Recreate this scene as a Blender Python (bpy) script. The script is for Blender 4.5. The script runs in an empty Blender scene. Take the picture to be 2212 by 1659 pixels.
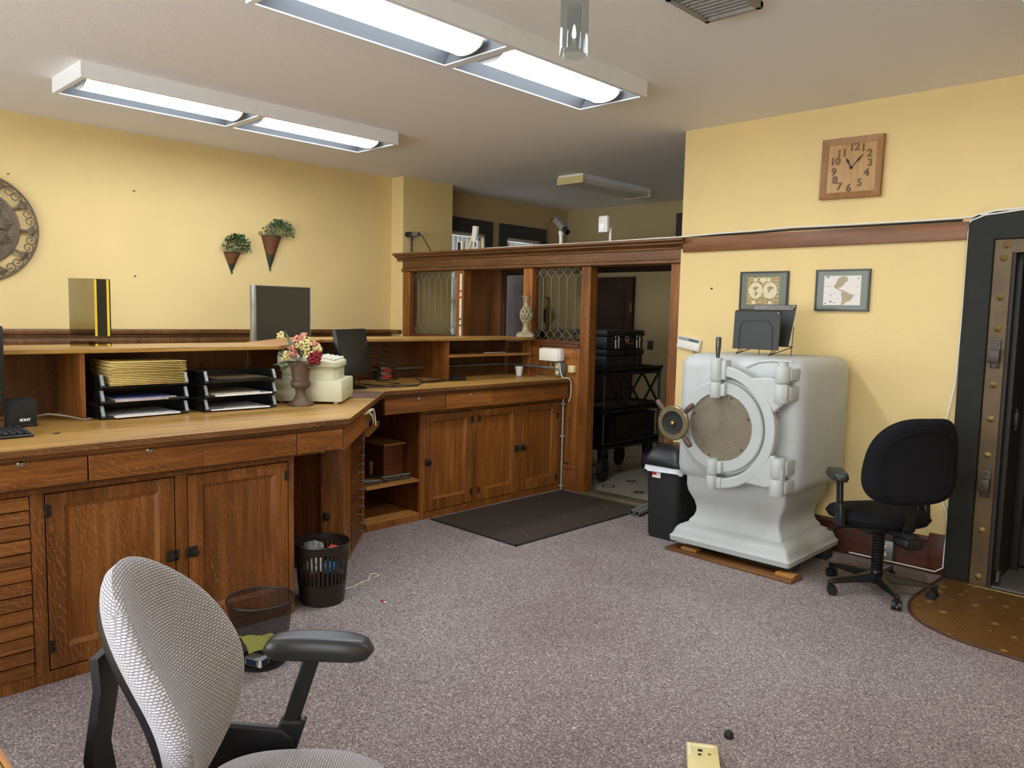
import bpy, bmesh, math, random
from mathutils import Matrix, Vector, noise
random.seed(7)
PI = math.pi
R = math.radians
COL = bpy.context.scene.collection

# ------------------------------------------------------------------ geometry helpers
class B:
    def __init__(s):
        s.bm = bmesh.new(); s.mi = 0; s.uv = None
    def _f(s, vs):
        try:
            f = s.bm.faces.new(vs); f.material_index = s.mi; return f
        except ValueError:
            return None
    def box(s, x0, x1, y0, y1, z0, z1, bev=0, seg=2):
        x0, x1 = min(x0, x1), max(x0, x1); y0, y1 = min(y0, y1), max(y0, y1); z0, z1 = min(z0, z1), max(z0, z1)
        v = [s.bm.verts.new((x, y, z)) for z in (z0, z1) for y in (y0, y1) for x in (x0, x1)]
        fs = [s._f([v[i] for i in q]) for q in ((0, 2, 3, 1), (4, 5, 7, 6), (0, 1, 5, 4), (2, 6, 7, 3), (0, 4, 6, 2), (1, 3, 7, 5))]
        if bev:
            es = list({e for f in fs for e in f.edges})
            r = bmesh.ops.bevel(s.bm, geom=es, offset=bev, segments=seg, profile=.5, affect='EDGES')
            for f in r['faces']: f.material_index = s.mi
            v = list({w for f in r['faces'] for w in f.verts} | {w for w in v if w.is_valid})
        return v
    def ring(s, pts):
        return [s.bm.verts.new(p) for p in pts]
    def bridge(s, a, b, closed=True):
        n = len(a)
        for i in range(n if closed else n - 1):
            j = (i + 1) % n
            s._f((a[i], a[j], b[j], b[i]))
    def loft(s, rings, cap0=True, cap1=True, closed=True):
        rs = [s.ring(r) for r in rings]
        for a, b in zip(rs, rs[1:]): s.bridge(a, b, closed)
        if cap0: s._f(list(reversed(rs[0])))
        if cap1: s._f(rs[-1])
        return [v for r in rs for v in r]
    def cyl(s, p0, p1, r0, r1=None, seg=20, caps=True):
        r1 = r0 if r1 is None else r1
        p0, p1 = Vector(p0), Vector(p1)
        q = (p1 - p0).to_track_quat('Z', 'Y')
        rg = []
        for p, r in ((p0, r0), (p1, r1)):
            rg.append([p + q @ Vector((r * math.cos(2 * PI * k / seg), r * math.sin(2 * PI * k / seg), 0)) for k in range(seg)])
        return s.loft(rg, caps, caps)
    def lathe(s, prof, c=(0, 0, 0), axis='Z', seg=28, caps=True):
        # prof: (r, h) along axis direction (vector or letter)
        ax = {'X': (1, 0, 0), 'Y': (0, 1, 0), 'Z': (0, 0, 1), '-Y': (0, -1, 0)}.get(axis, axis) if isinstance(axis, str) else axis
        q = Vector(ax).to_track_quat('Z', 'Y'); c = Vector(c)
        rg = [[c + q @ Vector((max(r, 1e-4) * math.cos(2 * PI * k / seg), max(r, 1e-4) * math.sin(2 * PI * k / seg), h)) for k in range(seg)] for r, h in prof]
        return s.loft(rg, caps, caps)
    def tube(s, pts, r, seg=8, closed=False):
        pts = [Vector(p) for p in pts]
        if not closed: pts = [p for i, p in enumerate(pts) if i == 0 or (p - pts[i - 1]).length > 1e-6]
        n = len(pts); rg = []; up = None
        for i, p in enumerate(pts):
            if closed: t = pts[(i + 1) % n] - pts[i - 1]
            else: t = pts[min(i + 1, n - 1)] - pts[max(i - 1, 0)]
            t.normalize()
            if up is None:
                up = Vector((0, 0, 1)) if abs(t.z) < .9 else Vector((1, 0, 0))
            up = (up - t * up.dot(t)); up.normalize()
            bi = t.cross(up)
            rr = r[i] if isinstance(r, (list, tuple)) else r
            rg.append([p + (up * math.cos(2 * PI * k / seg) + bi * math.sin(2 * PI * k / seg)) * rr for k in range(seg)])
        if closed:
            rs = [s.ring(x) for x in rg]
            for i in range(n): s.bridge(rs[i], rs[(i + 1) % n])
            return [v for x in rs for v in x]
        return s.loft(rg)
    def prism(s, poly, z0, z1):
        a = [(x, y, z0) for x, y in poly]; b = [(x, y, z1) for x, y in poly]
        return s.loft([a, b])
    def prismY(s, poly, y0, y1):      # polygon in x,z
        return s.loft([[(x, y0, z) for x, z in poly], [(x, y1, z) for x, z in poly]])
    def prismX(s, poly, x0, x1):      # polygon in y,z
        return s.loft([[(x0, y, z) for y, z in poly], [(x1, y, z) for y, z in poly]])
    def ell(s, c, rx, ry, rz, u=16, v=10):
        c = Vector(c); rg = []
        for i in range(v + 1):
            a = -PI / 2 + PI * i / v
            k = max(math.cos(a), 1e-3)
            rg.append([c + Vector((rx * k * math.cos(2 * PI * j / u), ry * k * math.sin(2 * PI * j / u), rz * math.sin(a))) for j in range(u)])
        return s.loft(rg)
    def quad(s, a, b, c, d):
        return s._f([s.bm.verts.new(p) for p in (a, b, c, d)])
    def pillow(s, w, h, tf, tb, n=3., m=28, f=None, pw=4.):
        # cushion in local X (width) / Z (height), front towards +Y; f bends (x,y,z)
        uvl = s.bm.loops.layers.uv.verify()
        def mp(a, c):
            r = max(abs(a), abs(c))
            if r < 1e-9: return 0, 0, 0
            th = math.atan2(c, a); ct, st = abs(math.cos(th)), abs(math.sin(th))
            k = 1 / ((ct ** n + st ** n) ** (1 / n))
            return r * k * math.cos(th), r * k * math.sin(th), r
        G = {}
        for side in (0, 1):
            for i in range(m + 1):
                for j in range(m + 1):
                    a, c = -1 + 2 * i / m, -1 + 2 * j / m
                    x, z, r = mp(a, c)
                    rim = i in (0, m) or j in (0, m)
                    if rim and side: G[1, i, j] = G[0, i, j]; continue
                    d = (max(0, 1 - r ** pw)) ** .5 * (tf if side == 0 else -tb)
                    p = Vector((x * w / 2, d, z * h / 2)); uv = (p.x, p.z)
                    if f: p = Vector(f(*p))
                    v = s.bm.verts.new(p); G[side, i, j] = (v, uv)
        for j in range(m + 1):          # arc-length texture coordinates
            for side in (0, 1):
                for st in (1, -1):
                    d = 0; i = m // 2
                    while 0 <= i + st <= m:
                        d += (G[side, i + st, j][0].co - G[side, i, j][0].co).length; i += st
                        G[side, i, j] = (G[side, i, j][0], (st * d, 0)) if not (side and i in (0, m)) else G[side, i, j]
        for i in range(m + 1):
            for side in (0, 1):
                for st in (1, -1):
                    d = 0; j = m // 2
                    while 0 <= j + st <= m:
                        d += (G[side, i, j + st][0].co - G[side, i, j][0].co).length; j += st
                        G[side, i, j] = (G[side, i, j][0], (G[side, i, j][1][0], st * d))
        for side in (0, 1):
            for i in range(m + 1): G[side, i, m // 2] = (G[side, i, m // 2][0], (G[side, i, m // 2][1][0], 0))
            for j in range(m + 1): G[side, m // 2, j] = (G[side, m // 2, j][0], (0, G[side, m // 2, j][1][1]))
        out = [v for v, _ in G.values()]
        for side in (0, 1):
            for i in range(m):
                for j in range(m):
                    q = [G[side, i, j], G[side, i + 1, j], G[side, i + 1, j + 1], G[side, i, j + 1]]
                    if side == 0: q.reverse()
                    fc = s._f([v for v, _ in q])
                    if fc:
                        for l in fc.loops:
                            for v, uv in q:
                                if l.vert is v: l[uvl].uv = uv
        return list(set(out))
    def xf(s, vs, M):
        for v in set(vs): v.co = M @ v.co
    def all(s, M):
        for v in s.bm.verts: v.co = M @ v.co
        return s

def mx(p, ez=0, ex=0, ey=0):
    return Matrix.Translation(Vector(p)) @ Matrix.Rotation(ez, 4, 'Z') @ Matrix.Rotation(ey, 4, 'Y') @ Matrix.Rotation(ex, 4, 'X')

WM = {}     # world matrix of each object we made
def thing(name, label, cat, loc=(0, 0, 0), rz=0, group=None, rx=0, ry=0):
    o = bpy.data.objects.new(name, None); COL.objects.link(o)
    o.empty_display_size = .1
    o.location = loc; o.rotation_euler = (rx, ry, rz)
    WM[o] = Matrix.Translation(Vector(loc)) @ o.rotation_euler.to_matrix().to_4x4()
    tag(o, label, cat, group)
    return o
def tag(o, label=None, cat=None, group=None, kind=None):
    if label: o['label'] = label
    if cat: o['category'] = cat
    if group: o['group'] = group
    if kind: o['kind'] = kind
    return o
def P(name, b, m, parent=None, world=True, smooth=35, bev=0, origin=None, label=None):
    """link b as one mesh object; with world=True its coordinates are world ones"""
    bm = b.bm
    bmesh.ops.recalc_face_normals(bm, faces=bm.faces[:])
    wm = Matrix.Identity(4)
    if parent is not None:
        wm = WM[parent]
        if world: bm.transform(wm.inverted())
    elif origin is not None:
        wm = Matrix.Translation(Vector(origin))
        if world: bm.transform(wm.inverted())
    me = bpy.data.meshes.new(name); bm.to_mesh(me); bm.free()
    for x in (m if isinstance(m, (list, tuple)) else [m]): me.materials.append(x)
    if smooth:
        me.shade_smooth(); me.set_sharp_from_angle(angle=R(smooth))
    o = bpy.data.objects.new(name, me); COL.objects.link(o)
    if parent is not None: o.parent = parent
    elif origin is not None: o.location = origin
    WM[o] = wm
    if bev:
        md = o.modifiers.new('bevel', 'BEVEL'); md.width = bev; md.segments = 2; md.limit_method = 'ANGLE'; md.angle_limit = R(50)
    if label: o['label'] = label
    return o
def struct(name, b, m, **k):
    o = P(name, b, m, **k); o['kind'] = 'structure'; return o
def solo(name, b, m, label, cat, origin=(0, 0, 0), group=None, **k):
    o = P(name, b, m, origin=origin, **k); return tag(o, label, cat, group)
def dup(root, loc, rz=0, label=None, group=None):
    r = root.copy(); COL.objects.link(r); r.location = loc; r.rotation_euler = (0, 0, rz)
    if label: r['label'] = label
    if group: r['group'] = group
    for ch in list(root.children):
        c = ch.copy(); COL.objects.link(c); c.parent = r
        for g in list(ch.children):
            d = g.copy(); COL.objects.link(d); d.parent = c
    return r
def text_bm(b, txt, size, M, depth=.001, bold=0):
    cu = bpy.data.curves.new('txt', 'FONT'); cu.body = txt; cu.size = size; cu.extrude = depth; cu.offset = bold
    cu.align_x = 'CENTER'; cu.align_y = 'CENTER'
    o = bpy.data.objects.new('txt', cu); COL.objects.link(o)
    dg = bpy.context.evaluated_depsgraph_get(); dg.update()
    me = bpy.data.meshes.new_from_object(o.evaluated_get(dg))
    me.transform(M)
    n0 = len(b.bm.faces)
    b.bm.from_mesh(me); b.bm.faces.ensure_lookup_table()
    for f in b.bm.faces[n0:]: f.material_index = b.mi
    bpy.data.objects.remove(o); bpy.data.curves.remove(cu); bpy.data.meshes.remove(me)

# ------------------------------------------------------------------ materials
def lin(h):
    if isinstance(h, str):
        h = h.lstrip('#'); c = [int(h[i:i + 2], 16) / 255 for i in (0, 2, 4)]
        return tuple(x / 12.92 if x <= .04045 else ((x + .055) / 1.055) ** 2.4 for x in c) + (1,)
    return tuple(h) + (1,)
class NT:
    def __init__(s, name):
        s.m = bpy.data.materials.new(name); s.m.use_nodes = True
        s.t = s.m.node_tree; s.bs = s.t.nodes['Principled BSDF']; s.out = s.t.nodes['Material Output']
    def n(s, typ, **k):
        x = s.t.nodes.new('ShaderNode' + typ)
        for a, v in k.items():
            if a.startswith('i_'): x.inputs[a[2:].replace('_', ' ')].default_value = v
            else: setattr(x, a, v)
        return x
    def l(s, a, b): s.t.links.new(a, b)
    def ramp(s, src, stops):
        r = s.n('ValToRGB'); e = r.color_ramp.elements
        while len(e) < len(stops): e.new(.5)
        for k, (p, c) in zip(e, stops): k.position = p; k.color = c
        s.l(src, r.inputs[0]); return r.outputs[0]
    def coord(s, kind='Object', scale=(1, 1, 1), rot=(0, 0, 0)):
        c = s.n('TexCoord'); mp = s.n('Mapping'); s.l(c.outputs[kind], mp.inputs[0])
        mp.inputs['Scale'].default_value = scale; mp.inputs['Rotation'].default_value = rot
        return mp.outputs[0]
    def noise(s, co, scale, det=3, dist=0, rough=.5):
        x = s.n('TexNoise'); s.l(co, x.inputs['Vector']); x.inputs['Scale'].default_value = scale
        x.inputs['Detail'].default_value = det; x.inputs['Distortion'].default_value = dist; x.inputs['Roughness'].default_value = rough
        return x.outputs['Fac']
    def mix(s, f, a, b, mode='MIX'):
        x = s.n('MixRGB'); x.blend_type = mode
        for i, v in enumerate((f, a, b)):
            if hasattr(v, 'node'): s.l(v, x.inputs[i])
            else: x.inputs[i].default_value = v
        return x.outputs[0]
    def math(s, op, a, b=0):
        x = s.n('Math'); x.operation = op
        for i, v in enumerate((a, b)):
            if hasattr(v, 'node'): s.l(v, x.inputs[i])
            else: x.inputs[i].default_value = v
        return x.outputs[0]
    def bump(s, h, st, dist=.01):
        x = s.n('Bump'); x.inputs['Strength'].default_value = st; x.inputs['Distance'].default_value = dist
        s.l(h, x.inputs['Height']); s.l(x.outputs[0], s.bs.inputs['Normal'])
    def col(s, c):
        if hasattr(c, 'node'): s.l(c, s.bs.inputs['Base Color'])
        else: s.bs.inputs['Base Color'].default_value = c
    def set(s, rough=.5, metal=0, spec=.5, **k):
        s.bs.inputs['Roughness'].default_value = rough; s.bs.inputs['Metallic'].default_value = metal
        s.bs.inputs['Specular IOR Level'].default_value = spec
        for a, v in k.items(): s.bs.inputs[a.replace('_', ' ')].default_value = v
        return s.m
MC = {}
def plain(name, c, rough=.5, metal=0, var=.12, vs=18, bump=0, bs=200, spec=.5, **k):
    if name in MC: return MC[name]
    t = NT(name); c = lin(c)
    co = t.coord()
    d = tuple(x * (1 - var) for x in c[:3]) + (1,); u = tuple(min(1, x * (1 + var)) for x in c[:3]) + (1,)
    t.col(t.ramp(t.noise(co, vs, 4), [(.3, d), (.7, u)]))
    if bump: t.bump(t.noise(co, bs, 2), bump, .003)
    MC[name] = t.set(rough, metal, spec, **k); return MC[name]
def emit(name, c, st):
    t = NT(name); t.set(.5, 0, .2)
    t.bs.inputs['Base Color'].default_value = lin(c)
    t.bs.inputs['Emission Color'].default_value = lin(c); t.bs.inputs['Emission Strength'].default_value = st
    return t.m
def wood(name, dark, mid, light, ax='Z', rough=.42, fleck=.5, dense=1., var=.14, coat=0):
    key = name + ax
    if key in MC: return MC[key]
    t = NT(key)
    a = 'XYZ'.index(ax)
    def sc(al, ac): v = [ac] * 3; v[a] = al; return tuple(v)
    oi = t.n('ObjectInfo')
    tc = t.n('TexCoord'); add = t.n('VectorMath'); add.operation = 'ADD'
    t.l(tc.outputs['Object'], add.inputs[0])
    cmb = t.n('CombineXYZ')
    for i, k in enumerate((7.1, 3.3, 5.7)): t.l(t.math('MULTIPLY', oi.outputs['Random'], k), cmb.inputs[i])
    t.l(cmb.outputs[0], add.inputs[1])
    def co(scale):
        mp = t.n('Mapping'); t.l(add.outputs[0], mp.inputs[0]); mp.inputs['Scale'].default_value = scale; return mp.outputs[0]
    g1 = t.noise(co(sc(1.2, 22 * dense)), 1, 5, .6)           # broad figure
    g2 = t.noise(co(sc(6, 220 * dense)), 1, 3, .1)            # fine pores
    g3 = t.noise(co(sc(.5, 4)), 1, 2, 1.2)                    # plank scale tone
    base = t.ramp(g1, [(.25, lin(dark)), (.5, lin(mid)), (.78, lin(light))])
    base = t.mix(.35, base, t.ramp(g2, [(.35, lin(dark)), (.65, lin(light))]))
    base = t.mix(t.math('MULTIPLY', g3, .4), base, lin(mid))
    base = t.mix(.8, base, t.ramp(t.noise(co(sc(1.1, 2.6)), 1, 4, .8), [(.3, (.62, .58, .52, 1)), (.65, (1.08, 1.06, 1.04, 1))]), 'MULTIPLY')
    if fleck:                                                  # quarter-sawn ray fleck
        w = t.n('TexWave'); w.wave_type = 'BANDS'; w.bands_direction = 'DIAGONAL'
        t.l(co(sc(9, 26)), w.inputs['Vector']); w.inputs['Scale'].default_value = 1.1; w.inputs['Distortion'].default_value = 9; w.inputs['Detail'].default_value = 3; w.inputs['Detail Scale'].default_value = 1.4
        f = t.ramp(w.outputs['Fac'], [(.86, (0, 0, 0, 1)), (.97, (1, 1, 1, 1))])
        msk = t.ramp(t.noise(co((2.2, 2.2, 2.2)), 1, 2), [(.42, (0, 0, 0, 1)), (.62, (1, 1, 1, 1))])
        f = t.math('MULTIPLY', t.math('MULTIPLY', f, msk), fleck)
        base = t.mix(f, base, lin(light))
    hv = t.n('HueSaturation'); t.l(base, hv.inputs['Color'])
    t.l(t.math('ADD', t.math('MULTIPLY', oi.outputs['Random'], 2 * var), 1 - var), hv.inputs['Value'])
    t.col(hv.outputs[0])
    t.bump(g2, .12, .002)
    m = t.set(rough, 0, .45)
    t.bs.inputs['Coat Weight'].default_value = coat; t.bs.inputs['Coat Roughness'].default_value = .25
    MC[key] = m; return m
def glass(name, c='#ffffff', rough=0.0, refl=1.0):
    """thin pane: lets light straight through and mirrors it by Fresnel"""
    if name in MC: return MC[name]
    t = NT(name); t.t.nodes.remove(t.bs)
    tr = t.n('BsdfTransparent'); tr.inputs[0].default_value = lin(c); gl = t.n('BsdfGlossy'); gl.inputs['Roughness'].default_value = rough
    lw = t.n('LayerWeight'); lw.inputs['Blend'].default_value = .5; ms = t.n('MixShader')
    fr = t.math('ADD', t.math('MULTIPLY', t.math('POWER', lw.outputs['Facing'], 4.5), .9), .045)
    t.l(t.math('MULTIPLY', fr, refl), ms.inputs[0]); t.l(tr.outputs[0], ms.inputs[1]); t.l(gl.outputs[0], ms.inputs[2]); t.l(ms.outputs[0], t.out.inputs[0])
    MC[name] = t.m; return t.m

def oak(ax='Z'): return wood('oak', '#3d1c06', '#834a17', '#b87c3e', ax, fleck=.45)
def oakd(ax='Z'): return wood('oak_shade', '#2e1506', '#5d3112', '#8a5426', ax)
def oakb(ax='Z'): return wood('oak_brown', '#3b210d', '#694321', '#94673a', ax, fleck=.7)
def oakt(ax='Y'): return wood('oak_top', '#6e4a1e', '#a97f3c', '#d6b066', ax, rough=.4, fleck=.15, dense=1.3)
def oake(ax='Z'): return wood('oak_edge', '#7a4c1e', '#a8743a', '#c8975a', ax, fleck=.1)
def oakm(ax='Z'): return wood('mahogany', '#2a120b', '#4a2417', '#6a3822', ax, fleck=.1)
BLK = plain('black_plastic', '#17181a', .42)
BLKG = plain('black_gloss', '#101113', .22)
BLKM = plain('black_matte', '#1a1a1b', .7)
WHT = plain('white_paint', '#e4e4e0', .45, var=.03)
WHP = plain('white_plastic', '#dddad0', .4, var=.04)
IVORY = plain('ivory_plastic', '#d9c98c', .45, var=.05)
STEEL = plain('dark_steel', '#5b5a57', .35, .8)
CHROME = plain('chrome', '#c8c8c6', .15, 1)
BRASS = plain('brass', '#574426', .5, .25, var=.25, vs=6)
BRASSB = plain('bright_brass', '#a88f5c', .3, .8)
IRON = plain('aged_iron', '#37312b', .5, .5)
GALV = plain('galvanised', '#7f8382', .45, .6)
PAPER = plain('paper', '#e6e4df', .7, var=.04)
# ------------------------------------------------------------------ camera, render settings
sc = bpy.context.scene
cam = bpy.data.cameras.new('camera'); co_ = bpy.data.objects.new('camera', cam); COL.objects.link(co_)
cam.sensor_fit = 'HORIZONTAL'; cam.sensor_width = 36; cam.lens = 1670 / 2212 * 36; cam.clip_start = .05
_y, _p, _r = R(43.89), R(5.175), R(-1.273)
_f = Vector((-math.sin(_y) * math.cos(_p), math.cos(_y) * math.cos(_p), -math.sin(_p)))
_rt = Vector((math.cos(_y), math.sin(_y), 0)); _dn = _f.cross(_rt)
_X = _rt * math.cos(_r) + _dn * math.sin(_r); _D = -_rt * math.sin(_r) + _dn * math.cos(_r)
co_.matrix_world = Matrix(((_X.x, -_D.x, -_f.x, 0), (_X.y, -_D.y, -_f.y, 0), (_X.z, -_D.z, -_f.z, 1.63), (0, 0, 0, 1)))
sc.camera = co_
sc.view_settings.view_transform = 'Standard'; sc.view_settings.look = 'None'
sc.view_settings.exposure = .9; sc.view_settings.gamma = 1; sc.view_settings.use_curve_mapping = False
sc.cycles.use_denoising = True; sc.cycles.max_bounces = 8; sc.cycles.transmission_bounces = 8
sc.cycles.sample_clamp_indirect = 4; sc.cycles.caustics_reflective = False; sc.cycles.caustics_refractive = False
w = bpy.data.worlds.new('daylight'); sc.world = w; w.use_nodes = True
bg = w.node_tree.nodes['Background']
bg.inputs[0].default_value = (.90, .95, 1, 1); bg.inputs[1].default_value = 4.1      # hazy overcast daylight, equally bright from below to lift the ceiling

# ------------------------------------------------------------------ setting
CL, XL, YW = 3.117, -7.14, 5.51
def wallmat(name, c, var=.045):
    t = NT(name); co = t.coord()
    c = lin(c); d = tuple(x * (1 - var) for x in c[:3]) + (1,); u = tuple(x * (1 + var) for x in c[:3]) + (1,)
    base = t.ramp(t.noise(co, 1.3, 4), [(.3, d), (.7, u)])
    t.col(base)
    h = t.math('ADD', t.math('MULTIPLY', t.noise(co, 55, 3), .5), t.noise(co, 9, 3))
    t.bump(h, .22, .012); return t.set(.62, 0, .3)
WALL = wallmat('yellow_plaster', '#e0c68a')
WALLT = wallmat('tan_plaster', '#c3a878')
t = NT('ceiling_texture'); co = t.coord()
t.col(lin('#f1efeb')); t.bump(t.noise(co, 90, 2, 0, .6), .18, .008); CEIL = t.set(.85, 0, .2)
t = NT('carpet_loop'); co = t.coord()
vo = t.n('TexVoronoi'); t.l(t.coord(scale=(1, 1, 1)), vo.inputs['Vector']); vo.inputs['Scale'].default_value = 185
sp = t.n('SeparateColor'); t.l(vo.outputs['Color'], sp.inputs[0])
c1 = t.ramp(sp.outputs[0], [(0, lin('#4a4243')), (.25, lin('#7e7473')), (.6, lin('#978c89')), (.86, lin('#b0a5a0')), (.95, lin('#dcd3ca'))])
c2 = t.mix(t.math('MULTIPLY', t.noise(co, 260, 2), .5), c1, lin('#988d88'))
big = t.ramp(t.noise(co, .7, 4), [(.35, lin('#e0d8d9')), (.65, lin('#ffffff'))])
t.col(t.mix(1, c2, big, 'MULTIPLY')); t.bump(t.noise(co, 240, 2), .6, .006); CARPET = t.set(.95, 0, .1)

b = B(); b.box(XL - .2, 3.0, -2.8, 5.56, -.12, 0); struct('floor', b, CARPET)
b = B(); b.box(-7.6, 3.0, -2.8, 8.9, CL, CL + .1); struct('ceiling', b, CEIL)
b = B(); b.box(XL - .2, XL, -2.8, 5.405, 0, CL); struct('wall_left', b, WALL)
b = B(); b.box(XL - .2, -6.93, 5.405, 6.13, 0, CL); struct('wall_column', b, WALL)
b = B()
b.box(-3.43, -1.12, YW, 5.74, 0, CL); b.box(-1.12, -.1, YW, 5.74, 2.12, CL); b.box(-.1, 3.0, YW, 5.74, 0, CL)
struct('wall_back', b, WALL)
b = B(); b.box(2.6, 2.8, -2.8, YW, 0, CL); struct('wall_right', b, WALL)
b = B()      # wall behind the photographer; its wide unseen windows are added for fill daylight
b.box(XL, -6.4, -2.8, -2.6, 0, CL); b.box(2.0, 2.6, -2.8, -2.6, 0, CL); b.box(-6.4, 2.0, -2.8, -2.6, 0, .75); b.box(-6.4, 2.0, -2.8, -2.6, 2.8, CL)
struct('wall_front', b, WALL)
b = B()
for k in range(5): x = -6.4 + k * 2.085; b.box(x, x + .06, -2.76, -2.64, .75, 2.8)
b.box(-6.4, 2.0, -2.76, -2.64, .75, .81); b.box(-6.4, 2.0, -2.76, -2.64, 2.74, 2.8); struct('window_3', b, oakd('Z'))  # frames of the added windows that brighten the room
# back hall
TILE = NT('mosaic_tile'); co = TILE.coord()
br = TILE.n('TexBrick'); TILE.l(co, br.inputs['Vector']); br.inputs['Scale'].default_value = 1; br.offset = .5
for k, v in (('Brick Width', .03), ('Row Height', .026), ('Mortar Size', .0022)): br.inputs[k].default_value = v
br.inputs['Color1'].default_value = lin('#b9b3a4'); br.inputs['Color2'].default_value = lin('#aaa492'); br.inputs['Mortar'].default_value = lin('#5d584e')
tv = TILE.n('TexVoronoi'); TILE.l(co, tv.inputs['Vector']); tv.inputs['Scale'].default_value = 2.7; tv.inputs['Randomness'].default_value = .15
TILE.col(TILE.mix(TILE.math('LESS_THAN', TILE.math('ABSOLUTE', TILE.math('SUBTRACT', tv.outputs['Distance'], .16)), .028), br.outputs['Color'], lin('#302d29'))); TILE = TILE.set(.4)
b = B(); b.box(-7.4, -3.0, 5.56, 8.8, -.12, -.004); struct('floor_hall', b, TILE)
b = B(); b.box(-7.4, -3.0, 8.65, 8.85, 0, CL); struct('wall_hall_far', b, wallmat('olive_plaster', '#b5a274'))
b = B(); b.box(-3.2, -3.0, 5.74, 8.65, 0, CL); struct('wall_hall_right', b, WALLT)
XH = -7.28
wins = [(6.22, 6.98), (7.39, 8.05)]
b = B()
for y0, y1 in ((6.13, 6.22), (6.98, 7.39), (8.05, 8.65)): b.box(XH - .2, XH, y0, y1, 0, CL)
for y0, y1 in wins: b.box(XH - .2, XH, y0, y1, 2.64, CL); b.box(XH - .2, XH, y0, y1, 0, .95)
struct('wall_hall_left', b, WALLT)
DKT = plain('charcoal_trim', '#38383a', .5)
for i, (y0, y1) in enumerate(wins):
    b = B(); w_ = .14
    b.box(XH, XH + .03, y0 - w_, y0, .85, 2.64, .004); b.box(XH, XH + .03, y1, y1 + w_, .85, 2.64, .004)
    b.box(XH, XH + .035, y0 - w_, y1 + w_, 2.64, 2.81, .004); b.box(XH, XH + .06, y0 - w_, y1 + w_, .85, .95, .004)
    b.box(XH - .12, XH - .06, y0, y0 + .05, .95, 2.64); b.box(XH - .12, XH - .06, y1 - .05, y1, .95, 2.64); b.box(XH - .12, XH - .06, y0, y1, 1.75, 1.8)
    b.box(XH - .12, XH - .06, y0, y1, 2.59, 2.64); b.box(XH - .12, XH - .06, y0, y1, .95, 1.0)
    o = struct('window_%d' % (i + 1), b, DKT)
    g = B(); g.box(XH - .095, XH - .09, y0 + .05, y1 - .05, 1.0, 2.59); P('pane', g, glass('window_glass'), o, smooth=0)
t = NT('blind_vinyl'); t.set(.6, 0, .3); t.bs.inputs['Base Color'].default_value = lin('#e9e9e4')
tr = t.n('BsdfTranslucent'); tr.inputs[0].default_value = lin('#e9ecee'); ms = t.n('MixShader'); ms.inputs[0].default_value = .22
t.l(t.bs.outputs[0], ms.inputs[1]); t.l(tr.outputs[0], ms.inputs[2]); t.l(ms.outputs[0], t.out.inputs[0]); BLIND = t.m
for i, (y0, y1) in enumerate(wins):
    th = thing('vertical_blind', ['white vertical blind in the hall window next to the wall corner', 'white vertical blind in the far hall window'][i], 'blind', (XH, (y0 + y1) / 2, 2.6), group='vertical blinds in the hall windows')
    b = B(); n = int((y1 - y0 - .04) / .075)
    for k in range(n):
        y = y0 + .05 + k * .075; a = R(-14)
        b.xf(b.box(-.001, .001, -.046, .046, 1.0, 2.585), mx((XH - .035, y, 0), a))
    P('slats', b, BLIND, th)
    b = B(); b.box(XH - .055, XH - .012, y0 + .005, y1 - .005, 2.595, 2.635, .004); P('headrail', b, WHP, th)
# skirting and picture rail on the clock wall
b = B(); b.box(-3.39, -1.455, YW - .03, YW, 0, .2); b.box(-3.39, -1.455, YW - .036, YW, .2, .235, .004); b.box(-1.455, -1.35, YW - .034, YW, 0, .262, .003)
struct('baseboard_back', b, oakm('X'))
b = B(); b.box(-3.40, -1.345, YW - .028, YW, 2.155, 2.268, .004); struct('trim_1', b, wood('rail', '#553319', '#7c4f2b', '#94653a', 'X', fleck=.05))
# wainscot on the left wall
b = B()
b.box(XL, XL + .03, -2.6, 5.35, 0, 1.30); b.box(XL, XL + .045, -2.6, 5.35, 1.29, 1.345, .006); b.box(XL, XL + .05, -2.6, 5.35, 1.355, 1.38, .006); b.box(XL, XL + .075, -2.6, 5.36, 1.38, 1.425, .012)
for k in range(12):
    y = -2.4 + k * .7; b.box(XL + .03, XL + .042, y, y + .09, .1, 1.29)
b.box(XL, -6.95, 5.345, 5.405, 0, 1.345); b.box(XL, -6.93, 5.33, 5.405, 1.38, 1.425, .01)
struct('trim_2', b, oakb('Z'))

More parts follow.
